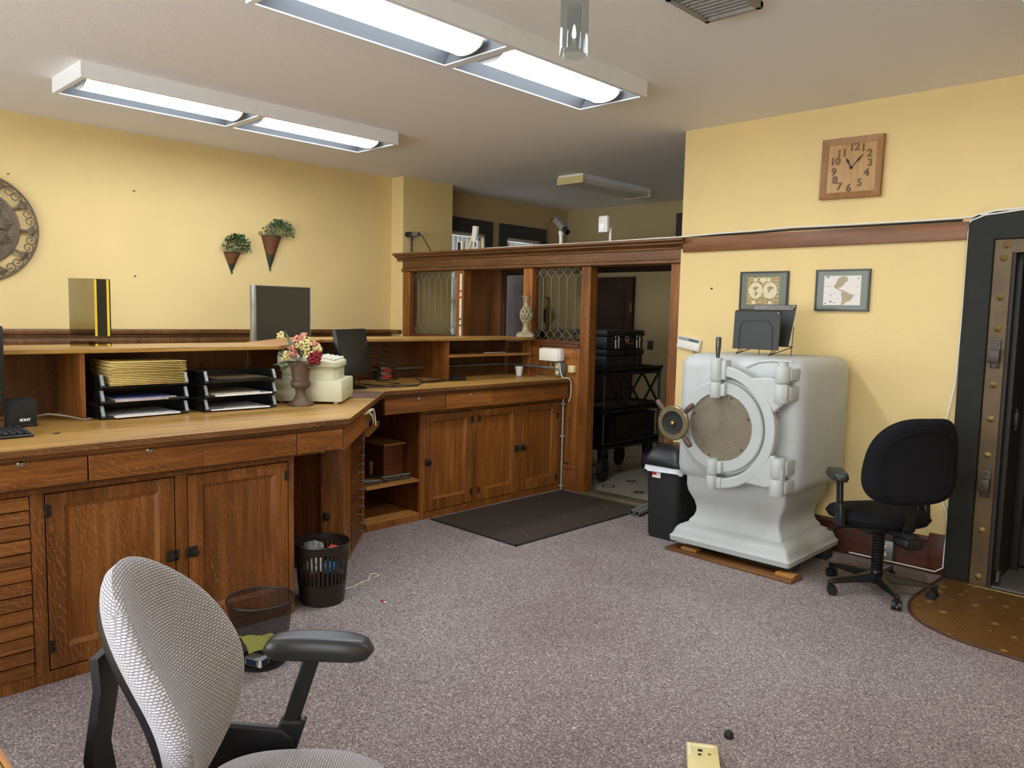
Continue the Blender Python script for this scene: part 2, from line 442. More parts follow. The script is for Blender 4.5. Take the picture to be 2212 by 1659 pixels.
# ------------------------------------------------------------------ fluorescent fixtures
LENS = emit('lit_diffuser', '#eef5ff', 18)
HOUS = plain('fixture_white', '#e9ebec', .4, var=.02)
def fixture(x0, x1, y0, y1, label):
    xc, yc = (x0 + x1) / 2, (y0 + y1) / 2; hw, hl = (x1 - x0) / 2, (y1 - y0) / 2; z0 = -.1
    th = thing('ceiling_light', label, 'ceiling light', (xc, yc, CL), group='fluorescent ceiling lights')
    b = B()
    for s in (-1, 1):
        b.box(s * hw, s * (hw - .012), -hl, hl, z0, 0); b.box(-hw + .012, hw - .012, s * hl, s * (hl - .012), z0, 0)
        b.box(s * (hw - .012), s * (hw - .03), -hl + .012, hl - .012, z0, z0 + .008); b.box(-hw + .03, hw - .03, s * (hl - .012), s * (hl - .03), z0, z0 + .008)
    P('housing', b, HOUS, th, world=False)
    b = B()
    prof = [(-hw + .03, z0 + .006)] + [(-hw + .03 + (hw - .03) * .58 * k / 8, z0 + .006 + .085 * math.sin(PI / 2 * k / 8)) for k in range(1, 9)]
    prof = prof + [(-x, z) for x, z in reversed(prof)]
    b.loft([[(x, -hl + .03, z) for x, z in prof], [(x, hl - .03, z) for x, z in prof]], False, False, False)
    for s in (-1, 1):   # sloped end plates
        b.quad((-hw + .03, s * (hl - .03), z0 + .006), (hw - .03, s * (hl - .03), z0 + .006), (hw * .42, s * (hl - .075), -.004), (-hw * .42, s * (hl - .075), -.004))
    P('reflector', b, plain('reflector_grey', '#54585b', .5, var=.02), th, world=False)
    b = B(); r = hw * .42
    arc = [(r * math.cos(PI + PI * k / 14), z0 + .05 + .052 * math.sin(PI + PI * k / 14)) for k in range(15)]
    b.loft([[(x, -hl + .085, z) for x, z in arc], [(x, hl - .085, z) for x, z in arc]], True, True, True)
    P('diffuser', b, LENS, th, world=False)
    for s in (-1, 1):
        b = B(); a2 = [(x * 1.04, z - .002) for x, z in arc]
        b.loft([[(x, s * (hl - .085), z) for x, z in a2], [(x, s * (hl - .077), z) for x, z in a2]])
        P('end_cap', b, HOUS, th, world=False)
    return th
fixture(-5.875, -5.305, 1.655, 2.868, 'white fluorescent ceiling light, nearer unit of the left-hand row')
fixture(-5.875, -5.305, 2.868, 4.08, 'white fluorescent ceiling light, farther unit of the left-hand row by the left wall')
fixture(-3.46, -2.91, 1.78, 2.99, 'white fluorescent ceiling light of the middle row, cut by the picture top')
fixture(-3.46, -2.91, 2.99, 4.20, 'white fluorescent ceiling light of the middle row, nearer the clock wall')
fixture(-.87, -.3, 3.0, 4.25, 'white ceiling light with only its corner showing at the top right')
# unlit fixture in the back hall
th = thing('hall_light', 'unlit wraparound ceiling light in the hall behind the oak screen', 'ceiling light', (-5.40, 7.06, CL))
b = B(); b.box(-.17, .17, -.62, .62, -.055, 0); P('housing', b, HOUS, th, world=False)
b = B(); b.loft([[(x, y, z) for x, z in ((-.175, -.05), (-.15, -.09), (.15, -.09), (.175, -.05))] for y in (-.61, .61)]); P('diffuser', b, WHP, th, world=False, bev=.01)
for s in (-1, 1):
    b = B(); b.box(-.18, .18, s * .61, s * .63, -.095, -.02); P('end_cap', b, IVORY, th, world=False)
# ceiling vent
th = thing('ceiling_vent', 'grey metal ceiling air vent at the top edge of the picture', 'vent', (-1.95, 3.33, CL))
b = B(); w2, l2 = .15, .19
for s in (-1, 1): b.box(s * w2, s * (w2 - .03), -l2, l2, -.03, 0, .004); b.box(-w2, w2, s * l2, s * (l2 - .03), -.03, 0, .004)
P('frame', b, plain('vent_grey', '#8f8d88', .5), th, world=False)
b = B()
for k in range(9): b.xf(b.box(-w2 + .03, w2 - .03, -.001, .001, -.012, .012), mx((0, -l2 + .05 + k * .036, -.016), 0, R(40)))
P('louvre', b, plain('vent_grey', '#8f8d88', .5), th, world=False)
# pendant lantern
px, py, pz = -1.78, 2.12, 2.52
th = thing('pendant_lantern', 'clear glass pendant lantern with a bulb hanging in front of the lit fixture', 'pendant lamp', (px, py, CL))
b = B(); b.lathe([(.055, -.02), (.06, 0)], axis='Z'); b.cyl((0, 0, -.02), (0, 0, pz + .30 - CL), .004); P('cord', b, BLK, th, world=False)
b = B(); z = pz - CL
b.lathe([(.048, z), (.05, z + .002), (.05, z + .25), (.03, z + .265), (.0285, z + .262), (.047, z + .248), (.047, z + .006), (.044, z + .004)], seg=12, caps=False)
P('shade', b, glass('lantern_glass', '#f0f3f4', .02, .4), th, world=False)
b = B(); b.lathe([(.024, z + .03), (.024, z + .17)], seg=20, caps=False); P('inner_glass', b, glass('lantern_glass', '#f0f3f4', .02, .4), th, world=False)
b = B(); b.lathe([(.004, z + .295), (.02, z + .285), (.02, z + .24), (.012, z + .235)]); P('cap', b, GALV, th, world=False)
b = B(); b.lathe([(.002, z + .06), (.006, z + .064), (.0075, z + .074), (.005, z + .092), (.002, z + .105)]); P('bulb', b, emit('warm_bulb', '#ffe9c4', 3), th, world=False)
# ------------------------------------------------------------------ oak screen between office and hall
GLS = glass('leaded_glass', '#f4f5f0')
LEAD = plain('lead_came', '#8d8d88', .35, .7)
ZS = 1.052                                   # worktop height
scr = thing('oak_screen', 'oak screen with leaded glass lights and a doorway, topped by a heavy cornice', 'screen', (-3.43, 5.545, 0), R(2.21))
LP = dict(world=False)
for x0, x1 in ((-3.50, -3.39), (-2.65, -2.54), (-1.72, -1.607), (-1.025, -.92), (-.107, 0)):
    b = B(); b.box(x0, x1, 0, .11, 0, 2.08); P('post', b, oak('Z'), scr, bev=.004, **LP)
b = B(); b.box(-3.50, 0, -.01, .12, 2.105, 2.20); P('frieze', b, oakb('X'), scr, bev=.003, **LP)
b = B(); b.loft([[(x, y, z) for y, z in ((-.012, 2.068), (-.028, 2.078), (-.028, 2.098), (-.01, 2.108), (.12, 2.108), (.12, 2.068))] for x in (-3.50, 0)]); P('lower_moulding', b, oakb('X'), scr, **LP)
b = B()
pr_ = ((-.012, 2.185), (-.03, 2.19), (-.03, 2.20), (-.06, 2.222), (-.085, 2.226), (-.085, 2.236), (-.12, 2.25), (-.12, 2.268), (.2, 2.268), (.2, 2.185))
b.loft([[(x, y, z) for y, z in pr_] for x in (-3.50, -.003)])
pf_ = pr_[:8] + ((-.045, 2.268), (-.045, 2.185))
pf_ = tuple((min(y, -.045), z) for y, z in pf_)
for xa, xb in ((-3.55, -3.50), (-.003, .05)): b.loft([[(x, y, z) for y, z in pf_] for x in (xa, xb)])
P('cornice', b, oakb('X'), scr, **LP)
for x0, x1 in ((-3.39, -2.65), (-1.607, -1.025)):
    b = B(); b.box(x0, x1, -.02, .11, 1.335, 1.36, .004); b.box(x0, x1, .0, .1, 1.36, 1.385, .004); P('sill', b, oakd('X'), scr, **LP)
    f = B(); n = 8 if x0 < -3 else 6; zt, zb, dz = 2.075, 1.388, .105
    f.box(x0, x1, .046, .064, zt - .008, zt + .004); f.box(x0, x1, .046, .064, zb - .004, zb + .008)
    f.box(x0, x0 + .012, .046, .064, zb, zt); f.box(x1 - .012, x1, .046, .064, zb, zt)
    fr = P('leaded_light', f, oakd('Z'), scr, **LP)
    g = B(); g.box(x0 + .006, x1 - .006, .053, .057, zb, zt); P('glass', g, GLS, fr, smooth=0, **LP)
    c = B(); dx = (x1 - x0) / n
    for k in range(n + 1):
        xk = x0 + dx * (k + .5) if False else x0 + dx * k
        if 0 < k < n: c.tube([(xk, .052, zb + dz), (xk, .052, zt - dz)], .0036, 6)
        for s in (-1, 1):
            if 0 <= k + s <= n:
                for za, zc in ((zt - dz, zt), (zb + dz, zb)):
                    c.tube([(xk, .052, za), (xk + s * dx, .052, zc)], .0036, 6)
    P('lead_came', c, LEAD, fr, **LP)
# solid lower parts
b = B(); b.box(-3.39, -1.72, .03, .08, 0, 1.36); P('lower_panel', b, oakd('Z'), scr, **LP)
b = B()
b.box(-1.607, -1.025, .03, .08, .25, 1.335); b.box(-1.607, -1.025, .005, .09, 0, .2, .004); b.box(-1.607, -1.025, -.008, .09, .2, .24, .008); b.box(-1.607, -1.025, .01, .09, 1.24, 1.335, .004); b.box(-1.115, -1.025, .01, .09, .24, 1.24)
P('lower_panel', b, oak('Z'), scr, **LP)
b = B(); b.box(-.92, -.107, -.03, .13, .0, .022, .004); b.box(-.92, -.107, -.045, -.03, 0, .014); P('threshold', b, plain('metal_threshold', '#8d7f66', .4, .6), scr, **LP)
# height tape on the second post
tp = thing('height_tape', 'cream height tape strip with red and green bands on the screen post', 'tape', (-3.43, 5.545, 0), R(2.21))
b = B(); b.box(-2.592, -2.562, -.0035, -.0005, 1.36, 2.035); P('strip', b, plain('cream_tape', '#e9e0c8', .6, var=.03), tp, **LP)
for nm, c, z0, z1 in (('red_band', '#b8322b', 1.845, 1.865), ('red_band', '#b8322b', 1.78, 1.80), ('green_band', '#2e6b3c', 1.555, 1.575), ('green_band', '#2e6b3c', 1.49, 1.51)):
    b = B(); b.box(-2.593, -2.561, -.0042, -.0034, z0, z1); P(nm, b, plain(nm, c, .6), tp, **LP)
b = B()
for z in (1.825, 1.70, 1.40, 1.47, 1.54, 1.95): b.box(-2.592, -2.562, -.0041, -.0034, z, z + .003)
P('tick_mark', b, BLKM, tp, **LP)

# ------------------------------------------------------------------ worktop
front = [(-3.48, -.2), (-3.48, 2.37), (-4.51, 3.365), (-4.51, 5.485)]
back = [(-5.35, 5.455), (-5.35, 3.35), (-4.50, 2.52), (-4.50, -.2)]
wt = thing('worktop', 'worn golden oak worktop running along the whole teller counter', 'worktop', (-4.0, 1.5, ZS))
b = B(); vs = b.prism(front + back, ZS - .03, ZS)
b.bm.normal_update()
for f in b.bm.faces: f.material_index = 0 if abs(f.normal.z) > .9 else 1
P('slab', b, [oakt('Y'), oakb('Y')], wt, bev=.003)
b = B()
ins = lambda d: [(-3.48 - d, -.2), (-3.48 - d, 2.37 - d * .41), (-4.51 - d, 3.365 - d * .41), (-4.51 - d, 5.485)]
b.prism(ins(.012) + back, ZS - .045, ZS - .028); b.prism(ins(.024) + back, ZS - .055, ZS - .04)
P('edge_moulding', b, oakd('Y'), wt)
b = B(); b.prism([(-4.187, 3.047), (-4.500, 3.350), (-4.86, 2.99), (-4.55, 2.68)], ZS - .002, ZS + .0012); P('filler_board', b, wood('walnut', '#4a342b', '#63493d', '#7a5d4e', 'Y', fleck=0), wt, label='dark brown filler board let into the worktop')

# ------------------------------------------------------------------ cabinets
def lock(par, X, y, z):
    b = B(); b.lathe([(.0, .006), (.011, .006), (.0145, .003), (.015, 0)], (X, y, z), 'X', 18)
    o = P('lock', b, plain('worn_nickel', '#9a958a', .3, .85), par)
    b2 = B(); b2.lathe([(.0, .0085), (.006, .0085), (.0065, .005)], (X, y, z), 'X', 12); b2.box(X + .007, X + .0092, y - .001, y + .001, z - .004, z + .003)
    return o
def hinge(par, X, y, z, s):
    b = B(); b.box(X - .001, X + .003, y, y + s * .02, z - .025, z + .025); b.cyl((X + .004, y, z - .03), (X + .004, y, z + .03), .0045, seg=8)
    P('hinge', b, IRON, par)
def latch(par, X, y, z, s):
    b = B(); b.box(X - .001, X + .007, y - .02, y + .02, z - .027, z + .027, .003); b.box(X + .005, X + .016, y - .014, y + .014, z - .014, z + .014, .004)
    b.lathe([(.011, .012), (.009, .02), (.013, .027), (.013, .031), (.0, .034)], (X, y - s * .002, z), 'X', 14)
    b.box(X + .004, X + .012, y + s * .016, y + s * .032, z - .006, z + .008, .002)
    b.box(X - .001, X + .009, y + s * .026, y + s * .038, z - .026, z + .026, .003)
    P('latch', b, IRON, par)
def door(par, X, y0, y1, z0, z1, ls, hz, st=.072, rt=.055, rb=.088, lz=.45, ly=None):
    fr = B(); y0 += .003; y1 -= .003; z0 += .003; z1 -= .004; X -= .002; t0, t1 = X - .022, X
    fr.box(t0, t1, y0, y0 + st, z0, z1); fr.box(t0, t1, y1 - st, y1, z0, z1); fr.box(t0, t1, y0 + st, y1 - st, z1 - rt, z1); fr.box(t0, t1, y0 + st, y1 - st, z0, z0 + rb)
    d = P('door', fr, oak('Z'), par, bev=.002)
    pn = B(); a, c, e, g = y0 + st, y1 - st, z0 + rb, z1 - rt
    r0 = [(X - .001, a, e), (X - .001, c, e), (X - .001, c, g), (X - .001, a, g)]
    k = .018; r1 = [(X - .015, a + k, e + k), (X - .015, c - k, e + k), (X - .015, c - k, g - k), (X - .015, a + k, g - k)]
    pn.loft([r0, r1], False, True)
    pn.box(X - .022, X - .0155, a, c, e, g)
    P('panel', pn, oak('Z'), d)
    if ls: latch(d, X, (y1 - .022) if ls > 0 else (y0 + .022), lz, ls)
    for h in hz: hinge(d, X + .001, y0 if ls > 0 else y1, h, 1 if ls > 0 else -1)
    return d
lc = thing('counter_cabinet', 'left-hand oak counter cabinet with wide locking drawers over two panelled doors', 'cabinet', (-3.632, 1.1, 0))
cpl = [(-3.655, -.2), (-3.655, 2.12), (-3.70, 2.12), (-4.1, 1.72), (-4.45, 1.4), (-4.45, -.2)]
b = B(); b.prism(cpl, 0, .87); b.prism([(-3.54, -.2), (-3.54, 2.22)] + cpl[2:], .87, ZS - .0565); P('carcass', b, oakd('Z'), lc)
b = B()
X = -3.632
for y0, y1 in ((.893, .945), (1.495, 1.55), (2.09, 2.12)): b.box(X - .023, X, y0, y1, .052, .832)
b.box(X - .023, X, -.2, 2.12, .832, .87); b.box(X - .023, X + .002, -.2, 2.12, 0, .052); b.box(X - .023, X, -.2, .30, .052, .832)
P('face_frame', b, oak('Z'), lc, bev=.0015)
door(lc, X, .947, 1.493, .055, .83, 1, (.755, .16)); door(lc, X, 1.552, 2.088, .055, .83, -1, (.755,))
for k in range(13):
    z0 = .052 + k * .0599; z1 = z0 + .057
    b = B(); b.prismY([(X - .03, z0), (X - .004, z0), (X + .006, z0 + .004), (X + .004, z0 + .01), (X - .006, z1 - .002), (X - .03, z1)], .302, .889); P('slim_drawer', b, oak('Y'), lc)
XB = -3.51
for y0, y1, lk in ((.45, 1.079, .836), (1.085, 1.577, 1.335), (1.578, 2.066, None), (2.071, 2.345, None)):
    b = B(); b.box(XB - .03, XB, y0, y1, .886, ZS - .057); o = P('drawer' if lk else 'drawer_panel', b, oak('Y'), lc, bev=.002)
    if lk: lock(o, XB, lk, .992)
b = B(); b.box(XB - .03, XB, -.2, .447, .886, ZS - .057); P('drawer', b, oak('Y'), lc, bev=.002)
# diagonal unit
ac = thing('corner_cabinet', 'diagonal oak corner cabinet with a kneehole and a column of slim knobbed drawers', 'cabinet', (-3.621, 2.297, 0), R(45.97))
b = B(); b.box(.09, .118, -.03, .85, .875, ZS - .057); b.box(.085, .118, .85, 1.36, .805, .84); P('apron', b, oak('Y'), ac, bev=.002, **LP)
b = B(); b.box(-.55, .06, .86, 1.36, .84, ZS - .056); P('drawer_recess', b, plain('grey_lining', '#4a4844', .7), ac, **LP)
b = B()
b.box(-.03, 0, .60, .86, 0, .85); b.box(-.03, .0, 1.31, 1.405, 0, ZS - .056); b.box(-.03, 0, .86, 1.31, 0, .035); b.box(-.03, .0, .03, 1.36, .845, .875)
P('face_frame', b, oak('Z'), ac, bev=.002, **LP)
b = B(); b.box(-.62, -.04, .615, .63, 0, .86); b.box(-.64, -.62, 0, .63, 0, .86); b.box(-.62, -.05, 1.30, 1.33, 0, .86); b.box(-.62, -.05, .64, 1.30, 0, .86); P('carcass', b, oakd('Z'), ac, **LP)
b = B(); b.box(-.145, -.02, .597, .612, .03, .84); o = P('side_door', b, oak('Z'), ac, bev=.002, **LP)
b = B(); b.box(-.13, -.085, .59, .598, .31, .36, .002); b.lathe([(.006, 0), (.005, .015), (.009, .02), (.0, .026)], (-.10, .592, .335), '-Y', 12); P('latch', b, IRON, o, **LP)
for k in range(13):
    z0 = .042 + k * .0605
    b = B(); b.loft([[(x, y, z) for x, z in ((-.02, z0), (.0, z0), (.008, z0 + .004), (.0, z0 + .056), (-.02, z0 + .056))] for y in (.87, 1.305)]); o = P('slim_drawer', b, oakd('Y'), ac, **LP)
    b = B(); b.lathe([(.006, 0), (.005, .012), (.0125, .018), (.013, .025), (.008, .031), (.0, .032)], (.003, 1.20, z0 + .03), 'X', 14); P('knob', b, plain('worn_nickel', '#9a958a', .3, .85), o, **LP)
b = B()
b.tube([(.06, .60, .99), (.13, .62, .992), (.145, .72, 1.0), (.14, .86, .985), (.135, .95, .955), (.14, .97, .90), (.145, .965, .865)], [.012, .011, .009, .01, .009, .007, .005], 7)
b.tube([(.13, .7, .995), (.15, .74, .965), (.155, .77, .93), (.152, .775, .905)], [.009, .008, .006, .004], 7)
cl = P('rag', b, plain('cream_cloth', '#d8cfae', .9, var=.1), ac, **LP)
cl.parent = None; cl.matrix_world = WM[ac]; tag(cl, 'cream rag strip hanging out of the empty corner drawer opening', 'rag')
# right-hand cabinet
rc = thing('counter_cabinet', 'right-hand oak counter cabinet with an open bay and three latched doors', 'cabinet', (-4.629, 4.4, 0))
X = -4.629
b = B()
b.box(-5.33, -5.30, 3.3, 5.47, 0, ZS - .056); b.box(-5.3, X - .024, 3.28, 5.47, 0, .05); b.box(-5.3, X - .03, 3.80, 3.83, .05, .88); b.box(-5.3, X - .03, 3.27, 3.30, .05, .9); b.box(-5.3, -4.66, 3.84, 5.46, .06, .84)
b.box(-5.3, -4.57, 3.4, 5.47, .9, ZS - .056)
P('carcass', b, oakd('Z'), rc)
b = B()
for y0, y1 in ((3.795, 3.858), (4.362, 4.418), (4.912, 4.95), (5.445, 5.49)): b.box(X - .024, X, y0, y1, .052, .835)
b.box(X - .024, X, 3.795, 5.49, .835, .9); b.box(X - .024, X + .002, 3.285, 5.49, 0, .052)
P('face_frame', b, oak('Z'), rc, bev=.0015)
b = B(); b.box(-5.3, X - .012, 3.30, 3.80, .308, .33); P('shelf', b, oake('Y'), rc, bev=.002)
b = B(); b.box(-5.3, X - .03, 3.30, 3.80, .05, .058); b.box(X - .13, X - .004, 3.295, 3.795, .052, .062); P('bay_floor', b, oake('Y'), rc)
door(rc, X, 3.86, 4.36, .055, .833, -1, (.755, .15)); door(rc, X, 4.42, 4.91, .055, .833, 1, (.755, .15)); door(rc, X, 4.952, 5.443, .055, .833, -1, (.7, .12))
XB = -4.54
for y0, y1, lk in ((3.39, 3.972, 3.71), (3.983, 4.49, 4.25)):
    b = B(); b.box(XB - .03, XB, y0, y1, .874, ZS - .057); o = P('drawer', b, oak('Y'), rc, bev=.002); lock(o, XB, lk, .972)
b = B(); b.box(XB - .03, XB - .003, 4.495, 5.47, .868, ZS - .057); P('drawer_panel', b, oak('Y'), rc, bev=.004)
# things in the open bay
th = thing('wooden_box', 'upturned wooden box on the shelf of the open counter bay', 'box', (-5.05, 3.70, .33))
b = B(); b.box(-5.27, -4.83, 3.60, 3.79, .33, .585); P('body', b, oakd('Z'), th, bev=.002)
b = B(); b.box(-5.28, -4.81, 3.59, 3.795, .585, .60); P('lid', b, oake('X'), th, bev=.002)
b = B(); b.box(-5.02, -4.98, 3.595, 3.665, .33, .44, .004); solo('switch_box', b, IVORY, 'small cream plastic box standing in the open counter bay', 'box', (-5, 3.63, .33))
def rod(pts, r, heads, label):
    th = thing('bar_clamp', label, 'clamp', pts[0], group='bar clamps in the counter bay')
    b = B(); b.tube(pts, r, 8); P('bar', b, STEEL, th)
    b = B()
    for h in heads: b.ell(h, .018, .022, .018, 10, 7)
    P('jaw', b, IRON, th)
rod([(-4.70, 3.32, .342), (-4.71, 3.53, .342), (-4.70, 3.76, .342)], .0085, [(-4.705, 3.52, .35)], 'thin steel bar clamp lying along the front of the bay shelf')
rod([(-4.78, 3.31, .345), (-4.74, 3.47, .345)], .013, [(-4.79, 3.32, .347)], 'short dark clamp at the left of the bay shelf')
rod([(-5.1, 3.45, .345), (-4.81, 3.57, .343), (-4.72, 3.77, .362)], .011, [(-4.755, 3.71, .358)], 'dark clamp slanting across the back of the bay shelf')

# ------------------------------------------------------------------ shelf hutches on the worktop
ZL = 1.413
def hutch(label, X, y0, y1, divs, shelf=None, xb=.36, ext=0):
    th = thing('counter_hutch', label, 'hutch', (X - xb, (y0 + y1) / 2, ZS))
    b = B(); b.box(X - xb - .02, X - xb, y0, y1, ZS, ZL - .024); P('back_panel', b, oakm2, th)
    b = B(); b.box(X - xb - .06, X + .035, y0, y1 + ext, ZL - .024, ZL); P('top_ledge', b, [oakt('Y')], th, bev=.004)
    for y in divs:
        b = B(); b.box(X - xb, X, y - .011, y + .011, ZS, ZL - .024); P('divider', b, oak('Z'), th, bev=.0015)
    if shelf:
        b = B(); b.box(X - xb, X - .005, shelf[0], shelf[1], shelf[2] - .022, shelf[2]); P('shelf', b, oake('Y'), th, bev=.002)
    return th
oakm2 = wood('oak_umber', '#3c2313', '#5f3c22', '#7c5431', 'Z', fleck=.5)
lh = hutch('left-hand oak hutch with a worn top ledge over letter trays', -4.205, -.2, 2.34, (.25, 1.283))
rh = hutch('right-hand oak hutch with a half shelf ending at the screen', -5.0, 3.14, 5.46, (3.15, 4.40), (4.41, 5.46, 1.265))
th = thing('counter_hutch', 'diagonal oak hutch section behind the flower urn joining the two straight hutches', 'hutch', (-4.6, 2.75, ZS))
b = B(); b.prism([(-4.17, 2.342), (-4.965, 3.138), (-5.42, 3.138), (-4.625, 2.342)], ZL - .0245, ZL - .0005); P('top_ledge', b, oake('Y'), th, bev=.003)
b = B(); b.prism([(-4.56, 2.36), (-5.34, 3.13), (-5.36, 3.12), (-4.58, 2.35)], ZS, ZL - .025); P('back_panel', b, oakm2, th)
b = B(); b.prism([(-4.93, 3.09), (-4.945, 3.075), (-5.20, 3.07), (-5.20, 3.09)], ZS, ZL - .025); P('divider', b, oak('Z'), th)
# conduit on the right-hand hutch back and down the screen
th = thing('conduit', 'grey metal conduit running along the back of the right-hand counter', 'conduit', (-5.3, 4.4, 1.14))
b = B(); b.tube([(-5.325, 3.25, 1.14), (-5.325, 4.38, 1.14)], .013, 10); b.tube([(-5.325, 4.42, 1.14), (-5.325, 5.40, 1.14), (-5.30, 5.44, 1.14), (-4.70, 5.465, 1.135)], .013, 10); P('pipe', b, GALV, th)
b = B(); b.cyl((-5.325, 4.8, 1.14), (-5.325, 4.86, 1.14), .018); b.cyl((-5.325, 3.62, 1.14), (-5.325, 3.68, 1.14), .018); P('coupling', b, GALV, th)
th = thing('conduit', 'thin pale conduit running down the screen to the floor beside the counter', 'conduit', (-4.60, 5.48, 0))
b = B(); b.tube([(-4.60, 5.474, .004), (-4.60, 5.474, .86)], .009, 8); P('pipe', b, plain('pale_conduit', '#b5b3aa', .5, .3), th)
b = B()
for z in (.03, .5, .8): b.box(-4.622, -4.578, 5.462, 5.488, z, z + .016, .003)
P('strap', b, plain('pale_conduit', '#b5b3aa', .5, .3), th)
# ------------------------------------------------------------------ things on the walls
# round iron medallion
MY, MZ, MX = 1.46, 2.205, XL
BRZ = plain('antique_bronze', '#6a5c4b', .55, .2, var=.2, vs=30)
th = thing('wall_medallion', 'round bronze scrollwork medallion hung on the left wall, cut by the picture edge', 'wall decoration', (MX, MY, MZ))
def pol(r, a, x=.03): return (x, r * math.sin(a), r * math.cos(a))
b = B(); b.tube([pol(.41, 2 * PI * k / 72) for k in range(72)], .009, 8, True); P('outer_ring', b, BRZ, th, world=False)
b = B(); b.lathe([(.285, .01), (.288, .03), (.28, .042), (.268, .044), (.262, .036), (.25, .038), (.243, .03), (.15, .036), (.06, .052), (.0, .056)], axis='X', seg=64); d = P('centre_disc', b, BRZ, th, world=False)
b = B()
for k in range(10):
    a = 2 * PI * k / 10 + .12
    for j in range(-3, 4):
        a2 = a + j * .085; r1 = .235 - abs(j) * .012
        b.tube([pol(.07, a + j * .02, .05), pol(.14, a + j * .05, .05), pol(r1, a2, .036)], [.005, .009, .008], 6)
P('leaf_relief', b, BRZ, d, world=False)
NL = 11
for k in range(NL):
    a = 2 * PI * k / NL + R(25)
    b = B()
    for j in range(-3, 4):
        b.tube([pol(.325, a, .03), pol(.36, a + j * .02, .04), pol(.398 - abs(j) * .008, a + j * .038, .032)], [.006, .011, .006], 6)
    b.tube([pol(.285, a, .03), pol(.30, a, .034), pol(.345, a, .036)], [.006, .013, .01], 7)
    P('leaf', b, BRZ, th, world=False)
    am = a + PI / NL
    b = B()
    for s in (-1, 1):
        pts = []
        for i in range(26):
            t_ = i / 25; sp_ = .036 * (1 - t_) ** .8 + .006; ph = t_ * PI * 2.9
            cy, cr = am + s * .092 / 1.0 * .9, .362
            ly = s * (sp_ * math.cos(ph)); lr = sp_ * math.sin(ph)
            pts.append(pol(cr + lr, am + s * .088 + ly / .36, .03))
        b.tube(pts, .0042, 6)
    P('scroll', b, BRZ, th, world=False)

# wall planters
LEAF = [plain('leaf_green', '#3f5a30', .55, var=.35, vs=40), plain('leaf_sage', '#6b8466', .55, var=.3, vs=40)]
RUST = plain('rusty_tin', '#6b4226', .6, .2, var=.25, vs=14); VERD = plain('dark_verdigris', '#2e332c', .6, .2, var=.2, vs=20)
def leaf(b, p, d, L, W, roll=0):
    d = Vector(d).normalized(); s = d.cross(Vector((0, 0, 1)))
    if s.length < .05: s = Vector((1, 0, 0))
    s.normalize(); n = s.cross(d); s = s * math.cos(roll) + n * math.sin(roll); n = s.cross(d); p = Vector(p)
    v = [b.bm.verts.new(q) for q in (p, p + d * L * .45 + s * W - n * L * .08, p + d * L, p + d * L * .45 - s * W - n * L * .08, p + d * L * .5 + n * L * .06)]
    for q in ((0, 1, 4), (1, 2, 4), (2, 3, 4), (3, 0, 4)): b._f([v[i] for i in q])
def planter(label, tip, rim, fol, hook):
    (ty, tz), (y0, y1, rz_), (fy0, fy1, fz0, fz1) = tip, rim, fol
    th = thing('wall_planter', label, 'planter', (XL, ty, tz), group='cone wall planters')
    yc, r = (y0 + y1) / 2, (y1 - y0) / 2
    def cone(za, zb):
        rg = []
        for z in (za, zb):
            q = (z - tz) / (rz_ - tz); rr = max(.006, r * q); cy = ty + (yc - ty) * q
            rg.append([(XL + .002 + rr * 1.05 * math.sin(PI * k / 12), cy - rr * math.cos(PI * k / 12), z) for k in range(13)])
        return rg
    zm = tz + (rz_ - tz) * .46
    b = B(); b.loft(cone(zm, rz_), True, False); P('cone', b, RUST, th)
    b = B(); b.loft(cone(tz + .012, zm), True, True); b.ell((XL + .012, ty, tz + .005), .009, .009, .011, 10, 6); P('cone_tip', b, VERD, th)
    b = B(); b.tube([p for p in cone(rz_, rz_ + .001)[0]], .004, 6); P('rim_wire', b, VERD, th)
    if hook:
        b = B(); b.tube([(XL + .01, y0 - .012 + .014 * math.cos(q), rz_ + .02 + .014 * math.sin(q)) for q in [2 * PI * k / 14 for k in range(14)]], .003, 6, True); P('hook', b, VERD, th)
    b = B(); rnd = random.Random(int(ty * 100)); cy, cz = (fy0 + fy1) / 2, fz0 + (fz1 - fz0) * .25
    for k in range(330):
        a = rnd.uniform(0, 2 * PI); e = rnd.uniform(-.3, 1.45); q = rnd.uniform(.45, 1) ** .6
        p = Vector((XL + .06 + .075 * q * math.cos(e) * max(-.5, math.cos(a)), cy + (fy1 - fy0) * .46 * q * math.cos(e) * math.sin(a), cz + (fz1 - fz0) * .68 * q * math.sin(e)))
        p.x = max(p.x, XL + .012)
        d = Vector((abs(math.cos(a)) * .8 + .2, math.sin(a) + rnd.uniform(-.5, .5), math.sin(e) + rnd.uniform(-.5, .6)))
        L = rnd.uniform(.022, .034)
        b.mi = rnd.random() < (.75 if hook else .25); leaf(b, p, d, L, L * .38, rnd.uniform(-1, 1))
    P('foliage', b, LEAF, th, smooth=0)
    b = B(); rnd = random.Random(3)
    for k in range(14):
        a = PI * k / 13; b.tube([(XL + .05, yc, rz_ - .01), (XL + .06 + .04 * math.sin(a), cy - math.cos(a) * (fy1 - fy0) * .4, cz + .12 * math.sin(a))], .0018, 5)
    P('stem', b, LEAF[0], th)
planter('smaller cone wall planter with dark green foliage, nearer the medallion', (3.505, 1.959), (3.429, 3.591, 2.155), (3.39, 3.675, 2.16, 2.335), False)
planter('larger cone wall planter with pale sage foliage, nearer the oak screen', (3.905, 2.008), (3.815, 4.02, 2.345), (3.80, 4.16, 2.33, 2.515), True)
